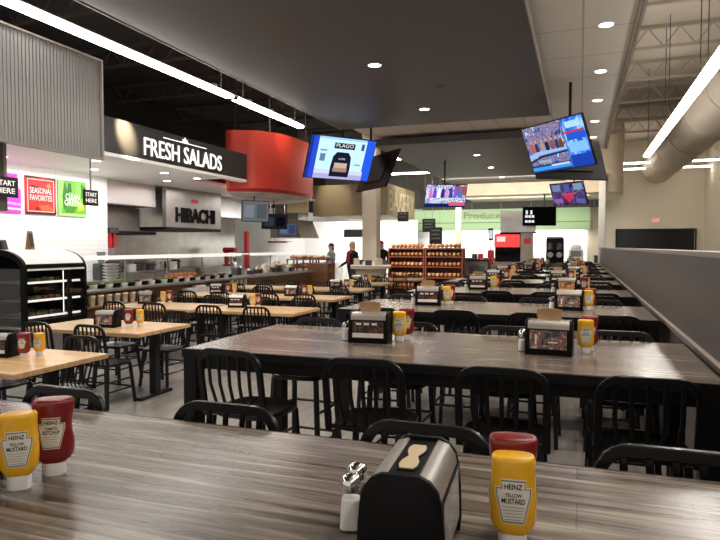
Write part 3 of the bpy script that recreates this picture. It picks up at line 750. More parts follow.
# ------------------------------------------------------------------ televisions
def screen_basis(yaw, tilt):
    n = Vector((math.sin(yaw) * math.cos(tilt), -math.cos(yaw) * math.cos(tilt), -math.sin(tilt)))
    r = Vector((math.cos(yaw), math.sin(yaw), 0)); u = r.cross(n) * -1
    if u.z < 0: u = -u
    return Matrix((r, -n, u)).transposed().to_4x4()          # local x right, y away from viewer, z up
def television(c, yaw, tilt, patches, label, texts=(), w=1.23, h=.71, group='hanging televisions', polez=4.45, pole=None):
    o = thing('hanging_television', label, 'television', (0, 0, 0), 0, group)
    o.matrix_world = Matrix.Translation(c) @ screen_basis(yaw, tilt)
    b = MB().box(-w / 2, w / 2, 0, .045, -h / 2, h / 2); b.box(-w * .3, w * .3, .045, .075, -h * .32, h * .25); b.build('bezel', M['tvblack'], o, bevel=.006)
    s = MB(); mats = []
    e = .016
    def idx(col):
        m_ = glow(*col[:3], col[3] if len(col) > 3 else 1.0) if isinstance(col, tuple) else col
        if m_ not in mats: mats.append(m_)
        return mats.index(m_)
    k = 1
    for p in patches:
        col, poly = p; s.mi = idx(col)
        if len(poly) == 4 and not isinstance(poly[0], tuple): x0, x1, z0, z1 = poly; poly = [(x0, z0), (x1, z0), (x1, z1), (x0, z1)]
        s.add([((x - .5) * (w - 2 * e), -.001 - .0004 * k, (z - .5) * (h - 2 * e)) for x, z in poly], [tuple(range(len(poly)))]); k += 1
    for tx, col, x, z, tw_, th_ in texts:
        s.mi = idx(col); vs, fs = text(tx, tw_ * w, th_ * h)
        s.add([(vx + (x - .5) * w, -.001 - .0004 * k, vy + (z - .5) * h) for vx, vy, vz in vs], fs)
    if patches: s.build('screen', mats, o, smooth=0)
    return o
def glowpic(name, cols, scale, st=1.0):
    m = bpy.data.materials.new(name); m.use_nodes = True; nt = m.node_tree; nt.nodes.clear()
    o = nt.nodes.new('ShaderNodeOutputMaterial'); e = nt.nodes.new('ShaderNodeEmission'); tc = nt.nodes.new('ShaderNodeTexCoord')
    mp = nt.nodes.new('ShaderNodeMapping'); mp.inputs['Scale'].default_value = (scale, 1, scale * .7)
    n = nt.nodes.new('ShaderNodeTexNoise'); n.inputs['Scale'].default_value = 1; n.inputs['Detail'].default_value = 3; n.inputs['Distortion'].default_value = 1.5
    r = nt.nodes.new('ShaderNodeValToRGB'); r.color_ramp.interpolation = 'EASE'
    r.color_ramp.elements[0].position = .33; r.color_ramp.elements[1].position = .67
    r.color_ramp.elements[0].color = srgb(*cols[0]) + (1,); r.color_ramp.elements[1].color = srgb(*cols[-1]) + (1,)
    for i, c in enumerate(cols[1:-1]): q = r.color_ramp.elements.new(.33 + .34 * (i + 1) / (len(cols) - 1)); q.color = srgb(*c) + (1,)
    nt.links.new(tc.outputs['Object'], mp.inputs[0]); nt.links.new(mp.outputs[0], n.inputs['Vector']); nt.links.new(n.outputs['Fac'], r.inputs[0]); nt.links.new(r.outputs[0], e.inputs[0]); e.inputs[1].default_value = st
    nt.links.new(e.outputs[0], o.inputs[0]); return m
G_NEWS = glowpic('screen_studio', [(30, 45, 95), (90, 110, 165), (150, 120, 130), (60, 80, 140), (190, 205, 225)], 9)
G_BLUE = glowpic('screen_blue', [(20, 60, 170), (60, 120, 220), (150, 195, 245)], 6)
G_CROWD = glowpic('screen_crowd', [(30, 40, 110), (120, 100, 200), (220, 220, 235), (50, 130, 150), (210, 120, 160)], 9)
G_DARK = glowpic('screen_dark', [(30, 30, 60), (110, 50, 90), (70, 80, 150), (130, 150, 180)], 8, .55)
def pole_at(name, x, y, z0, z1, label, r=.025):
    return tag(MB().cyl((x, y, z0), (x, y, z1), r, n=10).build(name, M['black']), label, 'ceiling pole')
P1 = [((140, 185, 225, 1.1), (0, 1, 0, 1)), ((178, 214, 238, 1.1), (.1, .9, .12, .95)), ((40, 70, 190, 1), (0, .12, 0, 1)), ((35, 85, 215, 1), (.86, 1, 0, 1)), ((25, 45, 140, 1), (0, .04, 0, 1)), ((160, 160, 205, 1), (.12, .88, .0, .16)), ((195, 195, 225, 1), (.12, .88, .12, .22)),
      ((22, 24, 40, 1), [(.36, .06), (.66, .06), (.665, .3), (.65, .55), (.60, .66), (.42, .66), (.37, .55), (.355, .3)]), ((150, 120, 105, 1), (.40, .62, .18, .28)), ((185, 160, 145, 1), (.41, .61, .28, .40)), ((30, 32, 48, 1), (.36, .68, .74, .88)),
      ((90, 120, 150, 1), (.17, .25, .42, .60)), ((110, 140, 170, 1), (.16, .26, .66, .70)), ((120, 160, 190, 1), (.72, .82, .36, .40)), ((60, 80, 120, 1), (.78, .83, .74, .90))]
television((-4.78, 12.07, 3.52), .92, .424, P1, 'big hanging television showing a dark bag on pale blue, left of centre', w=1.6, h=.923, texts=[('PLAGO', (225, 225, 230, 1), .52, .81, .26, .08), ('COFFEE', (210, 210, 220, 1), .51, .5, .1, .04)])
television((-4.42, 13.50, 3.40), R(134), .40, [], 'black back and edge of the television behind the dark-bag screen', w=1.6, h=.923)
pole_at('ceiling_pole', -4.93, 12.58, 3.5, 4.45, 'black ceiling pole above the dark-bag television, left one')
pole_at('ceiling_pole', -4.36, 12.80, 3.5, 4.45, 'black ceiling pole above the dark-bag television, right one')
P2 = [((70, 110, 190, .9), (0, 1, 0, 1)), (G_NEWS, (0, .66, .45, 1)), (G_NEWS, (0, .66, .16, .34)), ((40, 60, 120, .8), (0, .66, 0, .16)), ((150, 180, 225, .9), [(0, .40), (.2, .47), (.66, .5), (.66, .40), (.2, .37), (0, .28)]),
      ((30, 40, 70, .7), [(0, .26), (.2, .35), (.66, .38), (.66, .35), (.2, .31), (0, .22)]), (G_BLUE, (.68, 1, .0, 1)), ((35, 80, 190, 1), (.7, .99, .55, .72)), ((120, 175, 240, 1), (.7, .98, .3, .5)), ((25, 60, 160, 1), (.68, 1, .0, .25)), ((190, 60, 60, .9), (.68, .98, .70, .74)), ((160, 200, 240, 1), (.72, .95, .80, .93)),
      ((60, 140, 215, 1), (.0, .66, .04, .12)), ((150, 160, 170, .9), (.14, .36, .20, .26)), ((190, 205, 225, .9), (.34, .64, .10, .14))]
for i, (x, c) in enumerate([(.10, (190, 90, 80)), (.18, (60, 60, 90)), (.28, (170, 150, 150)), (.36, (40, 40, 70)), (.45, (150, 80, 70)), (.53, (60, 60, 100)), (.60, (110, 70, 60))]):
    P2.append((c + (.8,), [(x - .035, .45), (x + .035, .45), (x + .03, .60), (x + .012, .64), (x - .012, .64), (x - .03, .60)]))
    P2.append(((200, 160, 140, .8), [(x - .014, .64), (x + .014, .64), (x + .016, .69), (x, .72), (x - .016, .69)]))
television((-.389, 10.54, 3.315), -.815, .384, P2, 'big tilted hanging television showing a blue news studio with a desk', w=1.433, h=.827)
television((-.24, 12.0, 3.27), R(-148), .38, [], 'black back of the television behind the news studio screen', w=1.433, h=.827)
pole_at('ceiling_pole', -.19, 11.05, 3.3, 4.45, 'black ceiling pole above the news studio television')
P3 = [(G_DARK, (0, 1, 0, 1)), ((110, 130, 170, .8), (.05, .3, .65, .95)), ((120, 150, 180, .8), (.7, .95, .65, .95)), ((200, 40, 70, .9), [(.35, .4), (.65, .4), (.56, .2), (.5, .12), (.44, .2)]), ((190, 60, 80, .9), (.3, .7, .44, .54)), ((70, 90, 160, .8), (.42, .58, .6, .95)), ((150, 90, 160, .8), (.05, .3, .1, .3)), ((90, 90, 170, .8), (.7, .95, .05, .25))]
television((-.368, 19.64, 3.268), -.647, .372, P3, 'far small-looking television with a red and blue picture below the news screen')
pole_at('ceiling_pole', -.2, 19.9, 3.3, 4.45 if False else 6.4, 'black ceiling pole above the red and blue television')
P4 = [(G_CROWD, (0, 1, 0, 1)), ((25, 35, 90, .8), (0, 1, 0, .16)), ((210, 90, 110, .9), (.6, 1, .06, .22)), ((190, 215, 220, .9), [(.15, .2), (.85, .42), (.85, .5), (.15, .28)]), ((170, 80, 90, .8), (.7, 1, .55, .95))]
for i, (x, c) in enumerate([(.12, (200, 120, 190)), (.22, (110, 70, 200)), (.32, (230, 230, 240)), (.42, (40, 50, 120)), (.52, (210, 150, 200)), (.62, (60, 60, 150)), (.73, (130, 90, 200)), (.85, (60, 120, 190))]):
    P4.append((c + (.9,), [(x - .05, .42), (x + .05, .42), (x + .04, .75), (x, .92), (x - .04, .75)]))
television((-3.715, 17.683, 3.143), .466, .455, P4, 'hanging television with colourful crowd picture above the bread shelves')
pole_at('ceiling_pole', -3.8, 17.95, 3.2, 4.2, 'black ceiling pole above the colourful crowd television')
P5 = [((8, 8, 9, .5), (0, 1, 0, 1))] + [((225, 225, 225, .9), (.06 + .10 * i, .14 + .10 * i, z, z + .13)) for i in range(3) for z in (.15, .42)] + [((225, 225, 225, .9), (.08 + .14 * i, .14 + .14 * i, .6, .82)) for i in range(2)]
television((-1.52, 25.0, 2.86), .3, -.01, P5, 'black hanging menu screen with white figures over the drink station', w=1.3, h=.75)
pole_at('ceiling_pole', -1.35, 25.12, 3.1, 3.74, 'black pole holding the black menu screen')

# ------------------------------------------------------------------ posters and hanging signs at the salad bar
def poster(y0, y1, z0, z1, base, blobs, label, words, border=None):
    o = thing('wall_poster_sign', label, 'poster', (-10.495, (y0 + y1) / 2, (z0 + z1) / 2), 0, 'posters on the tile wall')
    hy, hz = (y1 - y0) / 2, (z1 - z0) / 2
    MB().box(0, .02, -hy, hy, -hz, hz).build('board', base, o)
    s = MB(); mats = []
    for i, (c, poly) in enumerate(blobs):
        m_ = flat(*c); 
        if m_ not in mats: mats.append(m_)
        s.mi = mats.index(m_); s.add([(.0205 + .0006 * i, x * hy, z * hz) for x, z in poly], [tuple(range(len(poly)))])
    s.build('print', mats, o, smooth=0)
    t = MB()
    for wd, w_, h_, dz in words:
        t.T = at(.026, 0, dz * hz, FACE_PX); t.add(*text3(wd, w_ * hy * 2, h_ * hz * 2, .002))
    t.T = Matrix.Identity(4)
    if words: t.build('lettering', M['white'], o, smooth=0)
    if border:
        f = .86; b = .80
        q = MB()
        for a in ((-f, f, f, b + .03), (-f, f, -f, -b - .03)):
            q.box(.0205, .0225, a[0] * hy, a[1] * hy, min(a[2], a[3]) * hz, max(a[2], a[3]) * hz)
        for a in ((-f, -b - .03), (b + .03, f)): q.box(.0205, .0225, a[0] * hy, a[1] * hy, -f * hz, f * hz)
        q.build('border_line', border, o)
    return o
poster(9.27, 10.03, 2.33, 3.1, flat(205, 32, 28), [((45, 22, 20), [(-1, 1), (.1, 1), (-.2, .92), (-.95, .9)]), ((60, 20, 20), [(.25, 1), (1, 1), (1, .5), (.86, .9)]), ((60, 20, 20), [(1, -1), (1, -.4), (.88, -.86), (-1, -.9), (-1, -1)]), ((95, 15, 20), [(-.7, .55), (-.3, .5), (-.05, .42), (-.6, .38)]), ((240, 95, 60), [(-.2, -.55), (.5, -.45), (.8, -.75), (.1, -.8)]), ((230, 130, 60), [(.3, .55), (.55, .7), (.7, .5), (.5, .42)]), ((90, 15, 20), [(-.35, -.62), (-.1, -.6), (-.15, -.78), (-.38, -.75)])],
       'red framed poster reading SEASONAL FAVORITES on the tile wall', [('SEASONAL', .72, .15, .26), ('FAVORITES', .72, .15, -.12)], M['white'])
poster(10.09, 10.87, 2.33, 3.1, flat(95, 175, 45), [((150, 205, 105), [(-1, 1), (-.6, 1), (-.75, -.8), (-1, -1)]), ((45, 110, 20), [(-.55, .9), (-.2, .2), (-.6, -.7), (-.72, .1)]), ((130, 200, 80), [(.25, .9), (.7, .95), (.55, .1), (.3, .3)]), ((50, 120, 25), [(.6, .9), (1, .7), (1, -.1), (.62, .1)]), ((35, 90, 20), [(-.3, .85), (-.1, .85), (-.05, .35), (-.35, .35)]), ((60, 130, 30), [(-.5, -.45), (.3, -.45), (.1, -.8), (-.5, -.82)]), ((190, 220, 70), [(.35, -.2), (.75, -.2), (.8, -.6), (.4, -.7)]), ((170, 215, 130), [(-1, -.85), (1, -.85), (1, -1), (-1, -1)])],
       'green leafy poster with white lettering beside the red poster', [('CLEAN', .50, .16, .10), ('GREEN', .58, .16, -.24)])
poster(8.35, 9.17, 2.33, 3.1, flat(214, 60, 190), [((235, 150, 225), [(-1, -.3), (1, -.5), (1, -.62), (-1, -.45)]), ((240, 190, 235), [(-1, -.65), (1, -.75), (1, -.85), (-1, -.8)]), ((225, 190, 225), [(.8, 1), (1, 1), (1, .2), (.85, .3)]), ((180, 40, 160), [(-1, .9), (.7, .9), (.7, .3), (-1, .4)])], 'magenta poster at the left end of the row, partly hidden', [])
def start_sign(y0, y1, z0, z1, x, label):
    o = thing('hanging_start_sign', label, 'sign', (x, (y0 + y1) / 2, z0), 0, 'START HERE signs')
    hy = (y1 - y0) / 2; h = z1 - z0
    MB().box(-.012, .012, -hy, hy, 0, h).build('board', M['soffit'], o, bevel=.003)
    t = MB(); t.T = at(.0125, 0, h * .70, FACE_PX); t.add(*text3('START', hy * 1.5, h * .26, .002, .01)); t.T = at(.0125, 0, h * .32, FACE_PX); t.add(*text3('HERE', hy * 1.45, h * .26, .002, .01)); t.build('lettering', M['letter_w'], o, smooth=0)
    MB().cyl((0, 0, h), (0, 0, 3.29 - z0), .014, n=8).build('rod', M['trim_l'], o)
    return o
start_sign(8.24, 8.58, 2.38, 2.65, -8.0, 'small black START HERE sign hanging before the green poster')
start_sign(6.52, 6.95, 2.40, 2.70, -8.0, 'larger black START HERE sign hanging at the far left')
tag(MB().box(-8.16, -8.08, 6.1, 6.84, 2.2, 3.29).build('hanging_divider', M['greybrown'], bevel=.004), 'grey-brown hanging panel behind the larger START HERE sign', 'wall panel')

# ------------------------------------------------------------------ grab-and-go case
ca = thing('display_case', 'black open-front grab-and-go case with a curved white top', 'display case', (-7.8, 6.86, 0))
arc = [(0, 1.32)] + [(-.55 + .55 * math.cos(a), 1.32 + .30 * math.sin(a)) for a in [R(10 * i) for i in range(1, 10)]] + [(-1.1, 1.62)]
side = [(0, 0), (0, .3)] + arc + [(-1.1, 0)]
W_ = 1.22
for y0 in (0, W_ - .05):
    sp = MB().box(-1.1, 0, y0, y0 + .05, 0, .40).box(-.09, 0, y0, y0 + .05, .40, 1.33).box(-1.1, -1.02, y0, y0 + .05, .40, 1.62)
    inner = [(-.09, 1.32)] + [(-.55 + .46 * math.cos(a), 1.32 + .21 * math.sin(a)) for a in [R(10 * i) for i in range(1, 10)]] + [(-1.02, 1.53)]
    sp.prism(arc + inner[::-1], 'y', y0, y0 + .05)
    spo = sp.build('side_panel', M['black_plastic'], ca, smooth=30)
    if y0: MB().box(-1.03, -.08, y0 + .015, y0 + .03, .40, 1.33).build('side_liner', M['black_plastic'], spo)
    else: MB().box(-1.03, -.08, y0 + .02, y0 + .028, .40, 1.33).build('side_glass', M['glass'], spo)
tp = MB(); tp.loft([[(x, .05, z) for x, z in arc] + [(x, .05, z - .02) for x, z in arc[::-1]], [(x, W_ - .05, z) for x, z in arc] + [(x, W_ - .05, z - .02) for x, z in arc[::-1]]])
tp.build('curved_top', M['white'], ca, smooth=30)
MB().box(-1.1, -.03, .05, W_ - .05, 0, .44).build('base_cabinet', M['steel_d'], ca)
MB().box(-.06, .0, .05, W_ - .05, .44, .54).build('bottom_rail', M['black_plastic'], ca)
MB().box(-1.1, -1.05, .05, W_ - .05, .36, 1.6).build('back_panel', M['black_plastic'], ca)
MB().box(-.03, .0, .05, W_ - .05, 1.33, 1.40).build('header', M['black_plastic'], ca)
for z in (.57, .82, 1.10):
    sh = MB().box(-.9, -.10, .06, W_ - .06, z, z + .015).build('shelf', M['dkgrey'], ca)
    MB().box(-.10, -.085, .06, W_ - .06, z - .005, z + .028).build('price_rail', M['letter_w'], sh)
MB().box(-.012, -.006, .05, W_ - .05, .5, 1.33).build('glass_front', M['glass'], ca)
MB().box(-.1, -.02, W_ - .34, W_ - .30, .44, 1.33).build('mullion', M['black_plastic'], ca)
MB().cyl((-.14, W_ - .36, .60), (-.14, W_ - .36, 1.28), .006, n=8).build('light_tube', emis('case_lamp', (1, .95, .88), 1.6), ca)
MB().cyl((-.12, .1, 1.31), (-.12, W_ - .4, 1.31), .010, n=8).build('light_tube', bpy.data.materials['case_lamp'], ca)
rnd = random.Random(3); q = 0
for z, nm in ((.585, 'bottom'), (.835, 'middle'), (1.115, 'top')):
    for i in range(6):
        y = 6.86 + .14 + i * .125
        c = rnd.choice([(60, 70, 40), (110, 60, 40), (130, 120, 100), (50, 45, 45), (90, 95, 60)])
        tag(MB().prism([(-.05, 0), (.05, 0), (.042, .055 + .03 * rnd.random()), (-.042, .055)], 'y', -.05, .05).build('food_pack', flat(*c), None, (-7.8 - .2, y, z + .001), bevel=.006), '%s food pack from the near end of the %s case shelf' % (ORD[i], nm), 'food pack', 'packs in the grab-and-go case')
def tent(x, y, z, w, h, c1, label):
    o = MB().prism([(-.04, 0), (.04, 0), (.004, h), (-.004, h)], 'y', -w / 2, w / 2).build('card_sign', c1, None, (x, y, z), .5)
    tag(o, label, 'card'); 
    p = MB(); p.T = Matrix.Translation((.0415, 0, .005)) @ Matrix.Rotation(-math.atan2(.036, h), 4, 'Y'); p.box(0, .002, -w * .36, w * .36, h * .12, h * .86); p.build('print', flat(30, 28, 26), o)
tent(-8.45, 7.55, 1.6205, .20, .30, flat(150, 110, 70), 'tan tent card standing on the display case')
tent(-8.45, 7.05, 1.6205, .22, .15, flat(30, 28, 27), 'low black card standing on the display case')

# ------------------------------------------------------------------ food counter with sneeze guard
CY0, CY1 = 8.12, 17.9
fc = thing('food_counter', 'long walnut food counter with a steel ledge below the salads', 'counter', (0, 0, 0))
MB().box(-9.0, -8.12, CY0, CY1, .08, .86).build('cabinet_body', M['counter_w'], fc)
MB().box(-9.0, -7.92, CY0, CY1, .86, .90).build('ledge', M['steel'], fc, bevel=.004)
MB().box(-8.95, -8.16, CY0, CY1, 0, .08).build('kick_plate', M['black_edge'], fc)
MB().box(-8.12, -7.86, CY0, CY1 - 2, .60, .63).build('lower_shelf', M['counter_w'], fc)
for i, y in enumerate((11.6, 13.0, 14.6, 16.2)): MB().box(-8.12, -8.105, y, y + .7, .1, .58).build('dark_panel', M['dkgrey'], fc)
def guard(y0, y1, label):
    g = thing('sneeze_guard', label, 'sneeze guard', (0, y0, .9), 0)
    L = y1 - y0
    MB().box(-8.72, -8.22, 0, L, .55, .585).build('top_shelf', M['white'], g, bevel=.004)
    MB().box(-8.26, -8.21, 0, L, .53, .60).build('front_rail', M['letter_w'], g)
    gl = MB(); gl.loft([[(-8.225, .02, .53), (-8.225, L - .02, .53), (-8.215, L - .02, .53), (-8.215, .02, .53)], [(-8.105, .02, .16), (-8.105, L - .02, .16), (-8.095, L - .02, .16), (-8.095, .02, .16)]])
    gl.build('glass_pane', M['glass'], g)
    k = max(2, int(L / 1.3) + 1)
    for i in range(k):
        y = .03 + (L - .06) * i / (k - 1)
        MB().cyl((-8.5, y, 0), (-8.5, y, .55), .018, n=10).build('post', M['chrome'], g)
    return g
guard(8.5, 13.75, 'glass sneeze guard with a white top over the salad bar'); guard(14.3, 17.4, 'glass sneeze guard at the far end of the food counter')
rnd = random.Random(9)
for i in range(26):
    y = 8.35 + i * .2
    c = M['salad'] if i < 7 or i in (12, 13) else rnd.choice([M['orange'], flat(150, 40, 35), flat(210, 190, 150), M['salad'], flat(60, 40, 30), flat(225, 220, 210)])
    o = thing('food_tub', '%s salad bar tub from the near end, %s filling' % (str(i + 1) + ('st' if i % 10 == 0 and i != 10 else 'nd' if i % 10 == 1 and i != 11 else 'rd' if i % 10 == 2 and i != 12 else 'th'), 'green' if c is M['salad'] else 'coloured'), 'food tub', (-8.34, y, .9), 0, 'tubs along the salad bar')
    MB().loft([[(x, yy, z) for x, yy in sup(a, b_, 16, 4)] for z, a, b_ in ((0, .08, .07), (.075, .095, .085), (.075, .09, .08), (.05, .085, .075))], cap=False).build('tub', M['black_plastic'] if i % 2 else M['white_pl'], o)
    MB().ball((0, 0, .06), (.085, .075, .05), 12, 6).build('filling', c, o)
for i in range(7):
    o = MB().lathe([(.07, 0), (.15, .05), (.16, .06)], 20, (0, 0, .0)).build('white_bowl', M['white_pl'], None, (-8.66 + .004 * (i % 2), 9.6, .905 + i * .0605)); tag(o, 'white bowl in the tall stack on the salad bar', 'bowl', 'stacked white bowls')
for i in range(8):
    o = MB().lathe([(.045, 0), (.062, .15), (.066, .155), (.064, .17), (.058, .185)], 16).build('paper_cup', M['cardboard'], None, (-7.97, 8.36 + i * .205, .6305))
    tag(o, 'beige paper soup cup on the low shelf, %s from the display case' % ORD[i], 'paper cup', 'paper cups under the ledge')
for i in range(4):
    o = MB().lathe([(.036, 0), (.05, .205), (.052, .215)], 14).build('cup_stack', flat(190, 185, 178), None, (-7.97, 12.9 + i * .21, .6305)); tag(o, 'pale cup stack on the low shelf, %s from the left' % ORD[i], 'cup stack', 'pale cup stacks under the ledge')
for i, (y, h) in enumerate([(11.2, .14), (11.55, .18), (11.9, .12), (12.25, .1)]):
    o = MB().box(-.09, .09, -.15, .15, 0, h).build('white_container', M['white_pl'], None, (-7.98, y, .6305), bevel=.01); tag(o, 'white takeaway container on the low shelf, %s from the left' % ORD[i], 'container', 'white containers under the ledge')
for i in range(7):
    o = MB().lathe([(.05, 0), (.06, .13), (.05, .15), (.05, .16)], 14).build('food_cup', M['orange'], None, (-8.62, 11.3 + i * .17, .9005)); tag(o, 'orange food cup standing behind the sneeze glass, %s from the left' % ORD[i], 'food cup', 'orange cups behind the sneeze glass')

# kitchen equipment behind the counter
def cabinet(name, x0, x1, y0, y1, h, m, label, cat, top=None, knobs=0, group=None):
    o = thing(name, label, cat, ((x0 + x1) / 2, (y0 + y1) / 2, 0), 0, group); hx, hy = (x1 - x0) / 2, (y1 - y0) / 2
    MB().box(-hx, hx, -hy, hy, .1, h - .04).build('body', m, o, bevel=.01)
    MB().box(-hx - .02, hx + .02, -hy, hy, h - .04, h).build('top', top or M['steel'], o, bevel=.005)
    n = max(1, int((y1 - y0) / .6))
    for i in range(n):
        d = MB().box(hx, hx + .02, -hy + .02 + i * 2 * hy / n, -hy - .02 + (i + 1) * 2 * hy / n, .14, h - .08).build('door', m, o, bevel=.004)
        MB().cyl((hx + .045, -hy + .1 + i * 2 * hy / n, h - .25), (hx + .045, -hy + .1 + i * 2 * hy / n, h - .5), .01, n=8).build('handle', M['chrome'], d)
    for sx in (-1, 1):
        for sy in (-1, 1): MB().cyl((sx * (hx - .06), sy * (hy - .06), 0), (sx * (hx - .06), sy * (hy - .06), .1), .02, n=8).build('leg', M['chrome'], o)
    return o
cabinet('prep_counter', -10.45, -9.85, 8.0, 11.4, .92, M['steel'], 'steel prep counter along the white tile wall', 'counter')
cabinet('griddle_counter', -12.1, -11.2, 12.2, 16.0, 1.0, M['steel_d'], 'steel cook line under the HIBACHI hood', 'counter')
cabinet('fry_counter', -11.9, -11.1, 16.3, 19.2, 1.0, M['steel'], 'steel fry station right of the HIBACHI hood', 'counter')
for i, (x, y, z, s, m_, lb) in enumerate([(-10.1, 10.9, .92, (.25, .3, .62), M['dkgrey'], 'black coffee grinder on the prep counter, left of pair'), (-10.1, 11.25, .92, (.25, .25, .7), M['dkgrey'], 'black coffee grinder on the prep counter, right of pair')]):
    o = thing('grinder', lb, 'appliance', (x, y, z + .0005), 0); MB().box(-s[0] / 2, s[0] / 2, -s[1] / 2, s[1] / 2, 0, s[2] * .6).build('body', m_, o, bevel=.02); MB().lathe([(.06, s[2] * .6), (.1, s[2]), (.1, s[2] + .01)], 14).build('hopper', M['grey'], o)
o = thing('red_post_rack', 'tall red double post beside the white tile wall', 'rack', (-10.93, 11.75, 0)); MB().cyl((.3, 0, 0), (.3, 0, 2.05), .05).build('post', M['red_d'], o); MB().cyl((.3, .16, 0), (.3, .16, 2.0), .05).build('post', M['red_d'], o); MB().box(.22, .38, -.07, .23, 2.0, 2.12).build('cap', M['dkgrey'], o)
o = thing('red_post_rack', 'tall red post at the far end of the cook line', 'rack', (-9.95, 17.0, 0)); MB().box(-.06, .06, -.07, .07, 0, 2.15).build('post', M['red_d'], o, bevel=.01); MB().box(-.12, .12, -.13, .13, 0, .06).build('base', M['dkgrey'], o)
o = thing('stand_mixer', 'red stand mixer right of the HIBACHI lettering', 'mixer', (-11.45, 18.4, 1.0005)); MB().box(-.2, .2, -.15, .15, 0, .06).build('base', M['red_d'], o, bevel=.02); MB().box(-.18, -.06, -.08, .08, .06, .5).build('column', M['red_d'], o, bevel=.03); MB().loft([[(x, y_, z_) for y_, z_ in [(0 + a, .55 + b_) for a, b_ in sup(.1, .09, 14, 2)]] for x in (-.22, .25)]).build('head', M['red_d'], o, smooth=50); MB().lathe([(.07, .07), (.13, .16), (.15, .3)], 16, (.12, 0, 0)).build('bowl', M['chrome'], o)
for i in range(5):
    o = thing('hanging_pan', 'red pan hanging below the screens, %s from the left' % ORD[i], 'pan', (-9.95, 18.6 + i * .26, 1.85), 0, 'red pans hanging in the kitchen')
    MB().lathe([(.09, -.05), (.12, 0), (.115, 0), (.085, -.045)], 16).build('pan_body', M['red_d'], o); MB().box(.11, .30, -.012, .012, -.012, .002).build('handle', M['black_plastic'], o); MB().cyl((0, 0, 0), (0, 0, .486), .006, n=6).build('hook', M['chrome'], o)
tag(MB().box(-9.98, -9.92, 18.5, 19.75, 2.34, 2.38).cyl((-9.95, 18.6, 2.38), (-9.95, 18.6, 3.29), .012, n=8).cyl((-9.95, 19.65, 2.38), (-9.95, 19.65, 3.29), .012, n=8).build('hanging_pan_rail', M['chrome']), 'steel rail carrying the red pans', 'rail')
for i, (x, y, z, w, h, m_, lb, yaw) in enumerate([(-7.74, 13.67, 2.56, .72, .54, (95, 100, 106), 'grey menu screen hanging under the red drum, leftmost of three', .85), (-7.99, 15.18, 2.36, .75, .42, (28, 30, 34), 'black menu screen hanging under the red drum, middle of three', .85), (-8.3, 16.6, 2.19, .6, .40, (70, 82, 105), 'blue-grey menu screen hanging under the red drum, rightmost of three', .85)]):
    o = television((x, y, z), yaw, .1, [(m_ + (.8,), (0, 1, 0, 1)), (tuple(min(255, c + 22) for c in m_) + (.8,), (.08, .45, .2, .8)), (tuple(max(0, c - 18) for c in m_) + (.8,), (.55, .92, .15, .85))], lb, w=w, h=h, group='menu screens over the cook line')
    pole_at('ceiling_pole', x - .08, y + .08, z, 2.97, 'pole of the menu screen, %s under the drum' % ['left', 'middle', 'right'][i], .015)
# utensils and pots on the cook line seen over the counter
rnd = random.Random(21)
for i in range(14):
    x, y = -11.55 + rnd.uniform(-.25, .3), 12.2 + i * .27
    if y > 15.9: continue
    r_, h = rnd.uniform(.08, .14), rnd.uniform(.12, .3)
    o = thing('cooking_pot', 'pot on the cook line, %s from the left' % (ORD[i] if i < 12 else 'last'), 'pot', (x, y, 1.0005), 0, 'pots on the cook line')
    MB().lathe([(r_ * .95, 0), (r_, h), (r_ * .93, h), (r_ * .9, .02)], 16).build('pot_body', rnd.choice([M['steel'], M['dkgrey'], M['white_pl']]), o)
    MB().box(r_, r_ + .08, -.012, .012, h * .75, h * .82).build('handle', M['black_plastic'], o)
for i in range(12):
    x, y = -8.72 + rnd.uniform(-.1, .1), 14.4 + i * .26
    hh = rnd.uniform(.15, .4)
    o = thing('serving_pan', 'covered serving pan at the far end of the food counter, %s from the left' % ORD[i], 'pan', (x, y, .9005), 0, 'serving pans on the counter')
    MB().box(-.12, .12, -.1, .1, 0, hh * .5).build('pan_body', rnd.choice([M['steel'], M['white_pl'], M['dkgrey']]), o, bevel=.01); MB().ball((0, 0, hh * .5), (.11, .09, hh * .4), 12, 6).build('lid', rnd.choice([M['steel'], M['cardboard'], M['red_d'], M['steel']]), o)

# ------------------------------------------------------------------ bakery
bk = struct('wall_bakery_soffit', MB().box(-9.9, -6.84, 22, 26, 2.86, 4.05), M['beige_p'])
t = MB(); t.T = at(-6.838, 24.0, 3.42, FACE_PX); t.add(*text3('BAKERY', 3.7, .80, .03, .01)); t.build('lettering', flat(235, 222, 190), bk, smooth=0)
t = MB(); t.T = at(-8.1, 21.998, 3.55, FACE_MY); t.add(*text3('fresh', .5, .16, .02)); t.T = at(-8.1, 21.998, 3.3, FACE_MY); t.add(*text3('BAKERY', .62, .14, .02)); t.build('lettering', flat(200, 195, 180), bk, smooth=0)
cs = MB().box(-10.2, -9.3, 20.2, 20.3, 2.9, 4.2).build('cream_panel', M['cream'], None); tag(cs, 'cream yellow panel with an orange emblem behind the red drum', 'wall panel')
s = MB()
for a in range(5): s.cyl((-9.55 + .09 * math.cos(a * 1.257), 20.19, 3.85 + .09 * math.sin(a * 1.257)), (-9.55 + .09 * math.cos(a * 1.257), 20.2, 3.85 + .09 * math.sin(a * 1.257)), .05, n=10)
s.build('emblem', flat(205, 120, 40), cs)
for x in (-9.4, -10.1): MB().cyl((x, 20.25, 4.2), (x, 20.25, 6.4), .015).build('hanger_rod', M['beam_d'], cs)
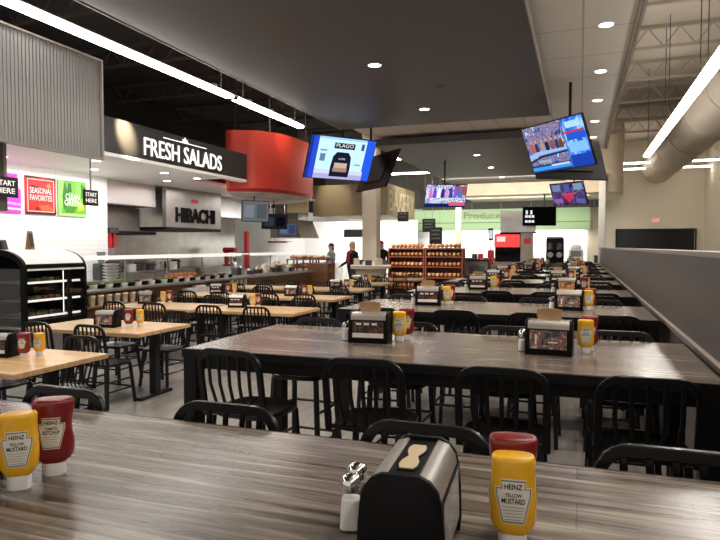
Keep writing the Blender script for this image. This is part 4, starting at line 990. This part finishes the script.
def board(x, y, z0, w, h, lines, label, top=4.0, m_=None, yaw=0):
    o = thing('hanging_board_sign', label, 'sign', (x, y, z0), yaw)
    MB().box(-w / 2, w / 2, -.015, .015, 0, h).build('board', m_ or flat(62, 66, 66), o, bevel=.004)
    l = MB()
    for i in range(lines): l.box(-w * .36, w * (.36 - .1 * (i % 2)), -.018, -.0155, h * (.78 - .7 * i / max(1, lines)), h * (.86 - .7 * i / max(1, lines)))
    l.build('chalk_line', flat(150, 152, 150), o)
    for sx in (-1, 1): MB().cyl((sx * w * .3, 0, h), (sx * w * .3, 0, top - z0), .006, n=6).build('wire', M['grey'], o)
    return o
board(-6.0, 21.2, 2.56, .40, .35, 2, 'small dark sign hanging below the BAKERY panel', 6.4)
board(-5.6, 23.5, 2.24, .52, .52, 3, 'dark chalk sign hanging over the bread shelves, left of pair', 6.4)
board(-5.25, 23.2, 1.75, .50, .66, 3, 'dark chalk sign hanging over the bread shelves, right of pair', 6.4)
board(-8.6, 23.3, 2.05, 1.0, .32, 1, 'grey sign hanging behind the bakery counter', 2.86, flat(125, 125, 128))
cabinet('bakery_counter', -10.6, -9.9, 20.5, 27.5, 1.0, M['white'], 'white bakery counter at the back left', 'counter', M['white'])
struct('wall_bakery', MB().box(-13, -7.2, 27.9, 28.0, 0, 2.9), M['white_wall'])
oh = MB().prism([(-11.2, 2.0), (-9.9, 2.0), (-10.2, 2.7), (-11.2, 2.7)], 'y', 20.9, 22.6).build('exhaust_hood', M['steel']); tag(oh, 'pale steel hood over the bakery counter', 'hood'); MB().box(-11.2, -10.2, 21.3, 22.2, 2.7, 6.3).build('flue', M['steel'], oh)
# bread shelving: two bays
for bay in range(2):
    x0 = -5.85 + bay * 1.22
    o = thing('bread_shelf', 'red-brown bread shelving bay, %s one' % ['left', 'right'][bay], 'shelf', (x0, 18.9, 0), 0, 'bread shelving')
    for s_ in (0, 1.16): MB().box(s_, s_ + .04, 0, .5, 0, 1.62).build('side_panel', M['shelf_red'], o)
    MB().box(.04, 1.16, .47, .5, 0, 1.62).build('back_panel', M['shelf_red'], o)
    for i, z in enumerate((.36, .70, 1.04, 1.36, 1.62)):
        b = MB().box(.04, 1.16, .0, .47, z - .04, z); b.build('shelf_board', M['shelf_red'], o)
        for j in range(8):
            rr_ = random.Random(bay * 100 + i * 10 + j)
            lo = MB(); L = .30; lo.loft([[(a * f, -L / 2 + L * k_ / 6, .07 + b_ * f * 1.15) for a, b_ in sup(.062, .06, 12, 2.4)] for k_, f in enumerate((.5, .88, 1, 1, 1, .88, .5))])
            if bay == 0 and i == 0 and j == 0: loaf_me = None
            ob = lo.build('bread_loaf', rr_.choice([M['loaf'], M['loaf'], flat(205, 140, 90), flat(222, 180, 140)]), None, (x0 + .11 + j * .135, 18.9 + .22, z + .0015), 0)
            ob.location.z = z + .0015
            tag(ob, 'bread loaf %s from left, %s shelf of %s bread bay' % (ORD[j], ['bottom', 'fourth', 'third', 'second', 'top'][i], ['left', 'right'][bay]), 'bread', 'loaves on the bread shelves')
# display island before the shelves
o = thing('display_island', 'beige half-round display island in front of the bread shelves', 'display stand', (-6.0, 17.6, 0)); MB().lathe([(.5, 0), (.5, .12), (.46, .14), (.46, .98), (.62, 1.0), (.62, 1.08)], 28).build('pedestal', M['beige'], o); MB().lathe([(.62, 1.08), (.63, 1.1), (.60, 1.11)], 28).build('top', M['white'], o)
for i in range(9):
    a = i * .7; r_ = .17 if i % 3 == 0 else .43
    ob = MB().box(-.09, .09, -.09, .09, 0, .10 + .05 * (i % 3)).build('pastry_box', [M['white_pl'], M['dkgrey'], M['cardboard']][i % 3], None, (-6.0 + r_ * math.cos(a), 17.6 + r_ * math.sin(a), 1.1105), a, bevel=.006); tag(ob, '%s pastry box on the beige display island' % ['white', 'dark', 'beige'][i % 3], 'box', 'pastry boxes on the island')
# stacked bread baskets left of the person
for k_, (x, y) in enumerate([(-8.9, 18.6), (-8.2, 18.9), (-8.95, 19.45)]):
    o = thing('bread_stand', 'tiered red bread stand near the end of the food counter, %s' % ['left one', 'right one', 'rear one'][k_], 'display stand', (x, y, 0), 0, 'tiered bread stands')
    for s_ in ((-.3, -.25), (.3, -.25), (-.3, .25), (.3, .25)): MB().box(s_[0] - .02, s_[0] + .02, s_[1] - .02, s_[1] + .02, 0, 1.25).build('post', M['shelf_red'], o)
    for z in (.35, .65, .95, 1.22): MB().box(-.33, .33, -.28, .28, z, z + .03).build('tray', M['shelf_red'], o)
    rr_ = random.Random(k_)
    for z in (.38, .68, .98, 1.25):
        for j in range(4):
            ob = MB().ball((0, 0, .06), (.075, .18, .06), 12, 6).build('bread_loaf', rr_.choice([M['loaf'], M['brown'], flat(215, 170, 120), flat(225, 205, 175)]), None, (x - .22 + j * .15, y, z + .0005))
            tag(ob, 'round loaf on a tiered red bread stand', 'bread', 'loaves on the tiered stands')
cabinet('cabinet_end', -8.3, -7.6, 18.0, 18.6, 1.12, M['counter_w'], 'walnut cabinet at the far end of the food counter', 'cabinet', M['counter_w'])

# ------------------------------------------------------------------ drink station at the far end
cabinet('drink_counter', -4.3, .3, 25.3, 26.2, .92, M['greybrown'], 'long dark drink counter beyond the last communal table', 'counter', M['steel_d'])
so = thing('soda_fountain', 'red and black soda fountain with a steel ice hopper on top', 'soda fountain', (-2.6, 25.75, .9205))
MB().box(-.75, .85, -.3, .4, 0, .12).build('drip_tray', M['steel'], so, bevel=.01)
MB().box(-.73, .5, .0, .4, .12, 1.28).build('cabinet_body', M['black_plastic'], so, bevel=.01)
MB().box(-.73, .28, -.28, .0, .72, 1.24).build('merchandiser', mat('soda_red', (.75, .03, .03), .3, emit=(1, .08, .07), es=.5), so, bevel=.02)
lt = MB().box(-.62, -.28, -.287, -.28, .95, 1.15); lt.build('light_patch', glow(255, 200, 195, 1.0), so)
MB().box(.32, .80, -.2, .4, .12, 1.30).build('side_cabinet', M['steel_d'], so, bevel=.01)
MB().box(.45, .72, -.207, -.2, .86, 1.08).build('red_badge', M['red_d'], so)
for i in range(6): MB().box(-.66 + i * .15, -.57 + i * .15, -.22, -.1, .52, .72).build('valve', M['black_plastic'], so, bevel=.01)
MB().box(-.50, .90, -.15, .4, 1.32, 2.22).build('ice_hopper', M['steel_b'], so, bevel=.03)
MB().box(-.52, .92, -.16, .4, 1.28, 1.33).build('hopper_base', M['black_plastic'], so)
MB().box(-1.0, -.78, -.25, .2, 0, .6).build('cup_rack', M['red_d'], so, bevel=.02)
MB().box(-.98, -.78, -.2, -.16, 1.0, 1.5).box(-.9, -.86, -.18, -.16, .6, 1.0).build('side_screen', M['black_plastic'], so); MB().box(-.95, -.81, -.206, -.2, 1.08, 1.42).build('screen_glass', glow(190, 205, 215, .9), so)
cb = thing('coffee_brewer', 'black twin coffee brewer with two round steel urns', 'coffee brewer', (-.95, 25.7, .9205))
MB().box(-.34, .34, -.1, .3, 0, 1.08).build('body', M['black_plastic'], cb, bevel=.02)
for sx in (-.17, .17):
    MB().cyl((sx, -.1, .42), (sx, -.2, .42), .11, n=20).build('urn_face', M['steel'], cb); MB().cyl((sx, -.2, .0), (sx, -.2, .28), .09, n=16).build('pot', M['black_plastic'], cb); MB().lathe([(.12, .62), (.10, .84), (.03, .9)], 16, (sx, -.14, 0)).build('funnel', M['dkgrey'], cb)
MB().box(-.34, .34, -.16, .3, 1.08, 1.16).build('top_tray', M['steel'], cb, bevel=.01)
jm = thing('juice_machine', 'white drink machine beside the twin coffee brewer', 'drink machine', (-.15, 25.75, .9205)); MB().box(-.28, .28, -.2, .3, 0, .65).build('body', M['white_pl'], jm, bevel=.03); MB().box(-.2, .2, -.21, -.2, .35, .58).build('front_panel', M['grey'], jm); MB().cyl((0, -.22, .2), (0, -.3, .2), .04).build('spout', M['dkgrey'], jm); MB().lathe([(.2, .65), (.22, .72), (.1, .84)], 18).build('hopper', M['white_pl'], jm)
for i, x in enumerate((-4.1, -3.85)):
    o = MB().box(-.1, .1, -.15, .15, 0, .45).build('cup_holder', M['red_d'] if i else M['dkgrey'], None, (x - .05, 25.7, .9205), bevel=.02); tag(o, ['dark', 'red'][i] + ' cup holder left of the soda fountain', 'cup holder')
# white lit wall fixtures and produce cases behind
for i, (x, w_, h) in enumerate([(-6.3, 1.6, 1.25), (-4.4, 1.7, 1.15), (1.0, .9, 1.3)]):
    cabinet('produce_case', x - w_ / 2, x + w_ / 2, 27.9 if i < 2 else 27, 28.7 if i < 2 else 27.9, h, M['dkgrey'] if i else M['grey'], 'low produce case below the green band, %s' % ['left one', 'middle one', 'right one'][i], 'case', M['black_edge'])
o = thing('waste_station', 'dark low service cabinet right of the bread shelves', 'cabinet', (-3.1, 19.9, 0)); MB().box(-.35, .35, -.3, .3, 0, 1.22).build('body', M['greybrown'], o, bevel=.01); MB().box(-.37, .37, -.32, .32, 1.22, 1.26).build('top', M['black_edge'], o); MB().box(-.25, .25, -.31, -.3, .8, 1.05).build('flap', M['dkgrey'], o)
# items in the far dark window
rnd = random.Random(2)
for i in range(8):
    x = 1.8 + i * .37
    o = MB().lathe([(.06, 0), (.08, .02), (.06, .08 + .08 * rnd.random()), (.02, .16)], 12).build('stored_dish', M['white_pl'], None, (x, 30.05, 1.3505)); tag(o, 'pale dish on the sill of the dark window, %s from the left' % ORD[i], 'dish', 'dishes on the window sill')
es = thing('exit_sign', 'red lit EXIT sign on the beige back wall', 'sign', (3.15, 29.97, 2.72)); MB().box(-.17, .17, -.02, .03, 0, .22).build('housing', M['beige'], es, bevel=.01); t = MB(); t.T = at(0, -.0205, .11, FACE_MY); t.add(*text3('EXIT', .28, .13, .003)); t.build('lettering', M['exit'], es, smooth=0)

# ------------------------------------------------------------------ people
def person(loc, rz, label, top, legs, hair, scarf=None, arm=.25, step=.16, hat=None, scale=1.0):
    o = thing('person', label, 'person', loc, rz)
    V = [(0, 0, .95), (0, 0, 1.12), (0, .01, 1.30), (0, .01, 1.42), (0, 0, 1.52), (0, -.01, 1.60), (0, -.02, 1.68), (0, -.01, 1.74)]
    Rd = [.15, .135, .15, .12, .055, .082, .092, .06]; Ed = [(0, 1), (1, 2), (2, 3), (3, 4), (4, 5), (5, 6), (6, 7)]
    for s in (-1, 1):
        b = len(V); f = step * s
        V += [(s * .10, 0, .88), (s * .11, -f * .5, .50), (s * .11, -f + .03, .10), (s * .115, -f - .02, .045), (s * .12, -f - .15, .035)]
        Rd += [.105, .07, .048, .045, .035]; Ed += [(0, b), (b, b + 1), (b + 1, b + 2), (b + 2, b + 3), (b + 3, b + 4)]
        c = len(V)
        V += [(s * .19, .01, 1.40), (s * .24, .02 + f * .2, 1.13), (s * .23, -arm + f * .3, .98), (s * .22, -arm - .08 + f * .3, .95)]
        Rd += [.065, .048, .038, .034]; Ed += [(3, c), (c, c + 1), (c + 1, c + 2), (c + 2, c + 3)]
    me = bpy.data.meshes.new('body'); me.from_pydata(V, Ed, [])
    b = bpy.data.objects.new('body', me); COL.objects.link(b)
    sk = b.modifiers.new('s', 'SKIN'); sk.use_smooth_shade = True
    for i, v in enumerate(me.skin_vertices[0].data): v.radius = (Rd[i] * (1.25 if i in (1, 2, 3) else 1), Rd[i]); v.use_root = (i == 0)
    b.modifiers.new('u', 'SUBSURF').levels = 2; b.modifiers['u'].render_levels = 2
    dg = bpy.context.evaluated_depsgraph_get(); nm = bpy.data.meshes.new_from_object(b.evaluated_get(dg)); bpy.data.objects.remove(b)
    nm.materials.clear()
    for m_ in (top, legs, M['skin'], M['black_plastic']): nm.materials.append(m_)
    for p in nm.polygons:
        c = p.center; z = c.z
        p.material_index = 3 if z < .09 else 1 if z < .90 and abs(c.x) < .2 else 2 if z > 1.50 or (z < 1.0 and abs(c.x) > .17 and c.y < -arm - .04) else 0
        p.use_smooth = True
    bo = bpy.data.objects.new('body', nm); COL.objects.link(bo); bo.parent = o
    h = MB(); h.ball((0, .012, 1.70), (.095, .105, .10), 16, 10); h.ball((0, .05, 1.60), (.09, .06, .11), 14, 8); h.build('hair', hat or hair, o)
    f = MB(); f.ball((0, -.105, 1.655), (.014, .02, .022), 8, 6); f.ball((.09, -.01, 1.66), (.012, .02, .03), 8, 6); f.ball((-.09, -.01, 1.66), (.012, .02, .03), 8, 6); f.build('nose_and_ears', M['skin'], o)
    e = MB(); e.ball((.034, -.096, 1.685), .011, 8, 6); e.ball((-.034, -.096, 1.685), .011, 8, 6); e.build('eye', M['ink'], o)
    MB().box(-.025, .025, -.103, -.095, 1.612, 1.620).build('mouth', M['scarf'], o)
    if scarf:
        s_ = MB(); s_.loft([[(r * math.cos(2 * PI * j / 16), r * math.sin(2 * PI * j / 16) * .9, z) for j in range(16)] for r, z in ((.13, 1.40), (.105, 1.46), (.08, 1.52))]); s_.box(-.06, -.015, -.185, -.14, 1.0, 1.43); s_.box(.02, .06, -.185, -.14, 1.05, 1.43); s_.build('scarf', scarf, o, bevel=.008)
    o.scale = (scale,) * 3
    return o
person((-7.17, 19.1, 0), -.5, 'person in an open dark jacket and red scarf walking past the bread stands', M['jacket'], M['jeans'], M['hair'], M['scarf'], scale=1.03)
person((-6.95, 21.6, 0), .3, 'person in a dark coat and red cap beside the cream column', M['jacket'], M['jeans'], M['hair_d'], None, step=.05, hat=M['red_d'], scale=1.05)
person((-8.55, 20.6, 0), -.8, 'person in a grey shirt behind the bread stands', M['shirt'], M['jeans'], M['hair_d'], None, arm=.3, step=.05)

# ------------------------------------------------------------------ light
wd = bpy.data.worlds.new('World'); SC.world = wd; wd.use_nodes = True
wd.node_tree.nodes['Background'].inputs[0].default_value = (1, .94, .87, 1); wd.node_tree.nodes['Background'].inputs[1].default_value = .5
for y in (8.5, 11.0, 14.0, 17.5): area('kitchen_can', (-9.4, y, 3.22), (-9.4, y, 0), 38, 1.6, 1.6, (1, .97, .93))
area('kitchen_can', (-9.6, 9.8, 3.2), (-10.5, 9.8, 1.5), 12, 2.5, .5, (1, .97, .93))
spot('sign_spot', (-6.9, 8.4, 4.3), (-7.5, 8.7, 3.68), 2200, 32, (1, .82, .5), .9)
spot('drum_spot', (-6.5, 13.2, 4.9), (-7.1, 14.0, 4.1), 30, 50, (1, .85, .6), .9)
spot('drum_spot', (-5.9, 15.6, 4.9), (-6.9, 15.2, 4.1), 25, 50, (1, .85, .6), .9)
spot('bakery_spot', (-5.6, 23.6, 4.6), (-6.84, 23.6, 3.5), 110, 70, (1, .85, .6), .9)
spot('bakery_spot', (-9.2, 20.8, 4.8), (-9.0, 22, 3.6), 60, 60, (1, .88, .68), .9)
area('corrugated_wash', (-7.0, 6.4, 5.3), (-7.5, 6.4, 4.2), 8, .2, 3, (1, .97, .94))
area('produce_lights', (-3.2, 26.2, 3.70), (-3.2, 29.2, 2.2), 170, 7, .4, (1, .99, .95))
area('bakery_lights', (-9.2, 25.5, 2.8), (-9.2, 27, 1), 220, 4, 2, (1, .98, .95))
area('back_lights', (-3.4, 29.8, 2.38), (-3.4, 30.5, 1.2), 160, 7, .3, (1, .99, .95))

area('bulkhead_fill', (-2.4, 22.6, 4.12), (-2.4, 25.2, 3.7), 120, 6, .2, (1, .9, .76))  # added lamp without a fixture, brightens the bulkhead front
for x in (-5.4, -4.2): spot('bread_fill_spot', (x, 16.6, 4.15), (x + .1, 19.2, 1.0), 300, 60)  # unseen fill spots added to brighten the bread shelves
for y in (2.5, 6.0, 9.5, 13.0, 16.5): spot('dining_fill_spot', (-6.6, y, 6.2), (-6.0, y, 0), 260, 120, (1, .95, .88), .5, .2)  # extra fill from above for the tables, no fixtures modelled
# ------------------------------------------------------------------ camera
cam = bpy.data.cameras.new('Camera'); co_ = bpy.data.objects.new('Camera', cam); COL.objects.link(co_)
cam.sensor_width = 36; cam.lens = 610 / 720 * 36; cam.clip_end = 200
psi, pit = math.atan(220 / 610), math.atan(23.5 / 610)
co_.location = (0, 0, 1.67); co_.rotation_euler = (PI / 2 - pit, 0, psi)
SC.camera = co_
SC.view_settings.view_transform = 'Standard'; SC.view_settings.look = 'None'; SC.view_settings.gamma = 1; SC.view_settings.use_curve_mapping = False
SC.view_settings.exposure = 0.45
